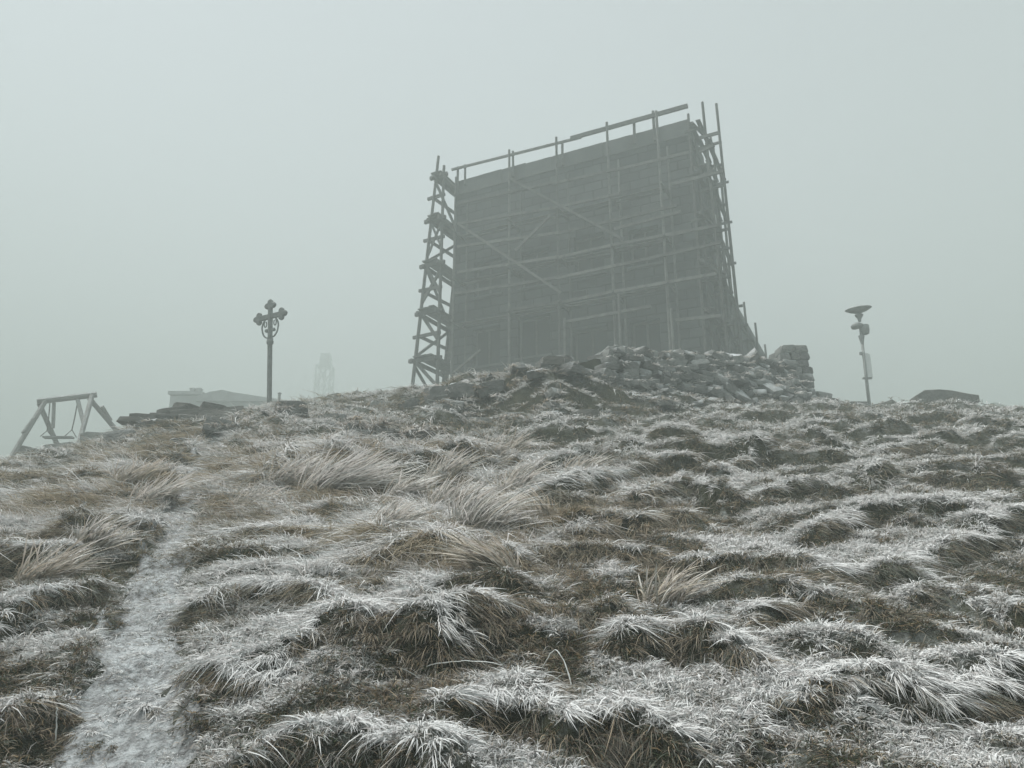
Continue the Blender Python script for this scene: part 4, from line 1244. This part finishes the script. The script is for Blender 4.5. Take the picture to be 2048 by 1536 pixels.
# tufts rooted in the stonework
def tuft_blades(x, y, z, L, n, fr, rng, K=3, wd=.017, straw=.3, lean=(.45, -.55)):
    root = np.stack([x + rng.normal(0, .05, n), y + rng.normal(0, .04, n), np.full(n, z - .02)], 1)
    d0 = norm(np.stack([rng.normal(lean[0], .5, n), rng.normal(lean[1], .45, n), np.abs(rng.normal(.8, .3, n))], 1))
    LL = L * rng.uniform(.5, 1.2, n)
    bend = np.stack([rng.normal(lean[0] * .2, .2, n), rng.normal(-.45, .2, n), -rng.uniform(.5, 1.1, n)], 1)
    f1 = np.clip(fr + rng.normal(0, .2, n), .1, .95); f0 = np.clip(f1 - .5, 0, .5)
    m = rng.uniform(0, 1, n)[:, None]
    base = PAL['brown'] * (1 - m) + PAL['tan'] * m
    return blade_arrays(root, d0, bend, LL, np.full(n, wd) * rng.uniform(.7, 1.2, n), base, base * 1.2 + .05, f0, f1, K, rng)
for t in TUFTS:
    chunks.append(tuft_blades(*t, RNG, K=2))
g = link("grass", blades_mesh("grass", chunks), M_GRASS)
tag(g, "short rime-covered hillside grass hanging over the turf ledges", "grass", kind="stuff")

# fine matted turf between the longer blades: small tufts scattered on the ground
tufts_col = bpy.data.collections.new("turf_tufts")
NLEV, NVAR = 7, 3
for lv in range(NLEV):
    for vr in range(NVAR):
        rng = np.random.default_rng(900 + lv * 10 + vr)
        n = 46
        ph = rng.uniform(0, 2 * np.pi, n); rad = np.sqrt(rng.uniform(0, 1, n)) * .055
        root = np.stack([rad * np.cos(ph), rad * np.sin(ph), np.full(n, -.008)], 1)
        d0 = norm(np.stack([rng.normal(0, .55, n), rng.normal(0, .55, n), rng.uniform(.5, 1, n)], 1))
        bend = np.stack([rng.normal(0, .25, n), rng.normal(0, .25, n), -rng.uniform(.3, .95, n)], 1)
        LL = rng.uniform(.02, .055, n)
        f = lv / (NLEV - 1)
        f1 = np.clip(f + rng.normal(0, .16, n), 0, .98); f0 = np.clip(f1 - .35, 0, .7)
        pk = rng.uniform(0, 1, n)[:, None]
        base = np.where(pk < .45, PAL['green'], np.where(pk < .75, PAL['brown'], PAL['tan'] * .7)) * rng.uniform(.7, 1.3, n)[:, None]
        mesh_t = blades_mesh("turf_tuft", [blade_arrays(root, d0, bend, LL, rng.uniform(.0026, .0042, n), base, base * 1.15 + .02, f0, f1, 2, rng)])
        mesh_t.materials.append(M_GRASS)
        tufts_col.objects.link(bpy.data.objects.new("turf_tuft_%02d" % (lv * NVAR + vr), mesh_t))
pts_x, pts_y, scl = [], [], []
for y0, y1, dens, sc_ in ((2.3, 4.6, 620, 1.0), (4.6, 7.5, 380, 1.15), (7.5, 12.0, 170, 1.55), (12.0, 19.0, 60, 2.3)):
    n = int(dens * (.70 * (y0 + y1) + 2.6) * (y1 - y0))
    y = RNG.uniform(y0, y1, n); x = RNG.uniform(-1, 1, n) * (.70 * y + 1.3)
    pts_x.append(x); pts_y.append(y); scl.append(sc_ * RNG.uniform(.7, 1.3, n))
tx_, ty_, tscl = np.concatenate(pts_x), np.concatenate(pts_y), np.concatenate(scl)
tz, tlip, trise, tpm, ttus = terrain(tx_, ty_, True)
gxv = (terrain(tx_ + .05, ty_) - tz) / .05; gyv = (terrain(tx_, ty_ + .05) - tz) / .05
tfr = frost_at(tx_, ty_, tlip, trise, np.clip(np.hypot(gxv, gyv), 0, 1.6), tpm, ttus, RNG.uniform(0, 1, len(tx_))) + .04
tidx = (np.clip(np.round(tfr * (NLEV - 1)), 0, NLEV - 1) * NVAR + RNG.integers(0, NVAR, len(tx_))).astype(np.int32)
tscl = tscl * (1 - .45 * tpm)
rx_, ry_ = np.arctan(gyv) * .8, -np.arctan(gxv) * .8
spin = RNG.uniform(0, 2 * np.pi, len(tx_))
# each tuft stands roughly square to the ground
trot = np.stack([rx_, ry_, spin], 1)
tm = bpy.data.meshes.new("turf")
tm.vertices.add(len(tx_)); tm.vertices.foreach_set("co", np.stack([tx_, ty_, tz - .012], 1).astype(np.float32).ravel())
tm.attributes.new("idx", 'INT', 'POINT').data.foreach_set("value", tidx)
tm.attributes.new("scl", 'FLOAT', 'POINT').data.foreach_set("value", tscl.astype(np.float32))
tm.attributes.new("rot", 'FLOAT_VECTOR', 'POINT').data.foreach_set("vector", trot.astype(np.float32).ravel())
tm.update()
turf = link("turf", tm, M_GRASS)
tag(turf, "fine matted frosted turf filling the ground between the longer grass", "turf", kind="stuff")
ng = bpy.data.node_groups.new("turf_scatter", 'GeometryNodeTree')
ng.interface.new_socket("Geometry", in_out='INPUT', socket_type='NodeSocketGeometry')
ng.interface.new_socket("Geometry", in_out='OUTPUT', socket_type='NodeSocketGeometry')
gi, go_ = ng.nodes.new("NodeGroupInput"), ng.nodes.new("NodeGroupOutput")
mp_ = ng.nodes.new("GeometryNodeMeshToPoints")
ci = ng.nodes.new("GeometryNodeCollectionInfo"); ci.inputs["Collection"].default_value = tufts_col
ci.inputs["Separate Children"].default_value = True; ci.inputs["Reset Children"].default_value = True
ip = ng.nodes.new("GeometryNodeInstanceOnPoints"); ip.inputs["Pick Instance"].default_value = True
def named(nm, dt):
    a_ = ng.nodes.new("GeometryNodeInputNamedAttribute"); a_.data_type = dt; a_.inputs["Name"].default_value = nm
    return a_.outputs["Attribute"]
er = ng.nodes.new("FunctionNodeEulerToRotation")
ng.links.new(named("rot", 'FLOAT_VECTOR'), er.inputs[0])
ng.links.new(gi.outputs[0], mp_.inputs["Mesh"]); ng.links.new(mp_.outputs[0], ip.inputs["Points"])
ng.links.new(ci.outputs[0], ip.inputs["Instance"]); ng.links.new(named("idx", 'INT'), ip.inputs["Instance Index"])
ng.links.new(er.outputs[0], ip.inputs["Rotation"]); ng.links.new(named("scl", 'FLOAT'), ip.inputs["Scale"])
ng.links.new(ip.outputs[0], go_.inputs[0])
turf.modifiers.new("turf_scatter", 'NODES').node_group = ng

# big pale tussocks of long bent grass, each a plant of its own
TUS = [(640, 1000, .62, 420, .75, .9), (560, 990, .45, 260, .55, .8), (725, 985, .5, 260, .5, .75), (950, 1085, .46, 330, .35, .9), (1000, 1190, .36, 260, -.5, .45), (1085, 1060, .36, 200, -.1, .4),
       (890, 1035, .42, 220, .4, .8), (790, 1010, .4, 220, .7, .8), (1020, 1000, .4, 240, .3, .75), (1150, 960, .42, 220, .6, .7), (70, 1165, .40, 260, .7, .55), (290, 1015, .42, 220, .6, .7),
       (480, 1020, .4, 200, .7, .7), (880, 965, .45, 240, .3, .75), (1000, 925, .45, 240, .2, .6), (180, 1120, .32, 160, .6, .75), (1330, 1225, .3, 180, .2, .6), (250, 985, .42, 180, .5, .5), (760, 1100, .36, 180, .6, .7)]
for (px, py, L, n, lean, fr) in TUS:
    p = ground_px(px, py); zc = hz(p.x, p.y)
    rng = np.random.default_rng(int(px * 7 + py))
    ph = rng.uniform(0, 2 * np.pi, n); rad = np.sqrt(rng.uniform(0, 1, n)) * L * .42
    rx, ry = rad * np.cos(ph), rad * np.sin(ph) * .7
    zz_ = terrain(p.x + rx, p.y + ry) - p.z * 0
    root = np.stack([rx, ry, zz_ - zc - .02], 1)
    tilt = lean * .7
    d0 = norm(np.stack([tilt + rx / L * .5 + rng.normal(0, .18, n), ry / L * .4 + rng.normal(-.05, .18, n), np.full(n, .85)], 1))
    LL = L * rng.uniform(.45, 1.1, n)
    bend = np.stack([.35 * np.sign(lean) + rng.normal(0, .2, n), rng.normal(-.22, .2, n), -rng.uniform(.1, .55, n)], 1)
    f1 = np.clip(fr + rng.normal(0, .2, n), .1, .95); f0 = np.clip(f1 * .3, 0, .3)
    m = rng.uniform(0, 1, n)[:, None]
    base = (PAL['tan'] * (1 - m) + PAL['straw'] * m) * .75; tip = PAL['straw'] * (.8 + .4 * m)
    wd = (.0055 + .0006 * p.y) * rng.uniform(.6, 1.3, n)
    o = link("grass_tussock", blades_mesh("grass_tussock", [blade_arrays(root, d0, bend, LL, wd, base, tip, f0, f1, 6, rng)]), M_GRASS)
    o.location = (p.x, p.y, zc)
    if (px, py) == (640, 1000): lab = "largest pale tussock, long frosted blades combed to one side below the broken footing"
    elif (px, py) == (1000, 1190): lab = "brown open tussock of loose splayed blades with little frost under a turf ledge"
    elif (px, py) == (1085, 1060): lab = "small tan tussock hanging down a turf ledge with almost no frost"
    elif (px, py) == (950, 1085): lab = "upright straw tussock with stiff white-tipped blades between two turf ledges"
    elif (px, py) == (1330, 1225): lab = "short pale tussock standing in the stepped turf of the open flank"
    elif px < 330: lab = "straw tussock leaning over beside the trodden footpath"
    elif py < 970: lab = "straw tussock on the upper slope near the broken stone footing"
    else: lab = "straw tussock with bent frosted blades in the pale grass band of the mid slope"
    tag(o, lab, "grass tussock", "straw tussocks on the slope")
# single long arched stalks furred with rime
STM = [[(1085, 1335), (1110, 1300), (1135, 1340), (1148, 1385)], [(778, 1375), (850, 1335), (930, 1322), (1005, 1330)], [(955, 1405), (985, 1375), (1030, 1352), (1062, 1358)],
       [(1085, 1415), (1105, 1385), (1140, 1375), (1175, 1382)], [(113, 1480), (112, 1450), (113, 1430), (114, 1415)], [(810, 1258), (850, 1225), (905, 1190), (945, 1172)],
       [(905, 1178), (880, 1160), (865, 1150), (860, 1145)], [(1010, 1190), (1022, 1158), (1045, 1146), (1068, 1144)], [(395, 1330), (412, 1312), (435, 1303), (458, 1306)], [(1275, 1375), (1285, 1345), (1305, 1325), (1330, 1318)]]
for pts in STM:
    b = ground_px(*pts[0] if pts[0][1] > pts[-1][1] else pts[-1])
    Y = b.y - .02
    q = [at(px, py, Y - .04 * i) for i, (px, py) in enumerate(pts)]
    if pts[0][1] <= pts[-1][1] - 20: q = q[::-1]
    q[0].z = min(q[0].z, hz(q[0].x, q[0].y)) - .02
    # smooth the four points into a curve
    fine = []
    for i in range(len(q) - 1):
        p0, p1, p2, p3 = q[max(i - 1, 0)], q[i], q[i + 1], q[min(i + 2, len(q) - 1)]
        for k in range(6):
            t = k / 6
            fine.append(.5 * ((2 * p1) + (p2 - p0) * t + (2 * p0 - 5 * p1 + 4 * p2 - p3) * t * t + (3 * p1 - p0 - 3 * p2 + p3) * t ** 3))
    fine.append(q[-1])
    base_p = fine[0].copy()
    m = MB().tube([f - base_p + Vector((random.gauss(0, .0016), random.gauss(0, .0016), random.gauss(0, .0016))) for f in fine], [(.0030 - .0014 * i_ / len(fine)) * random.uniform(.7, 1.35) for i_ in range(len(fine))], 6)
    o = m.build("rimed_stalk", M_WHITE, smooth=True); o.location = base_p
    x0_ = pts[0][0]
    lab = {113: "single upright white stalk standing beside the trodden footpath", 778: "longest rimed stalk bowed low over a turf ledge", 1085: "rimed stalk arching like a hook above the turf", 395: "small rimed stalk curving over beside the footpath"}.get(x0_, "slender rimed grass stalk arching out of the frosted turf")
    tag(o, lab, "grass stalk", "rimed grass stalks standing out of the turf")

# ------------------------------------------------------------------ fog
mh = bpy.data.materials.new("fog"); mh.use_nodes = True
N, L = mh.node_tree.nodes, mh.node_tree.links
N.clear()
pv = N.new("ShaderNodeVolumePrincipled"); om = N.new("ShaderNodeOutputMaterial")
pv.inputs["Color"].default_value = (0.575, 0.635, 0.615, 1)
pv.inputs["Density"].default_value = FOG_DENSITY
pv.inputs["Anisotropy"].default_value = 0.0
L.new(pv.outputs[0], om.inputs["Volume"])
zlo = float(ZZ.min()) - 1.0
zhi = gt + z2 + 2.0
mb = MB().box((0, 0, (zlo + zhi) / 2), (580, 580, zhi - zlo))
tag(mb.build("haze", mh), "thick pale grey-green fog filling the air over the hilltop", "fog", kind="stuff")
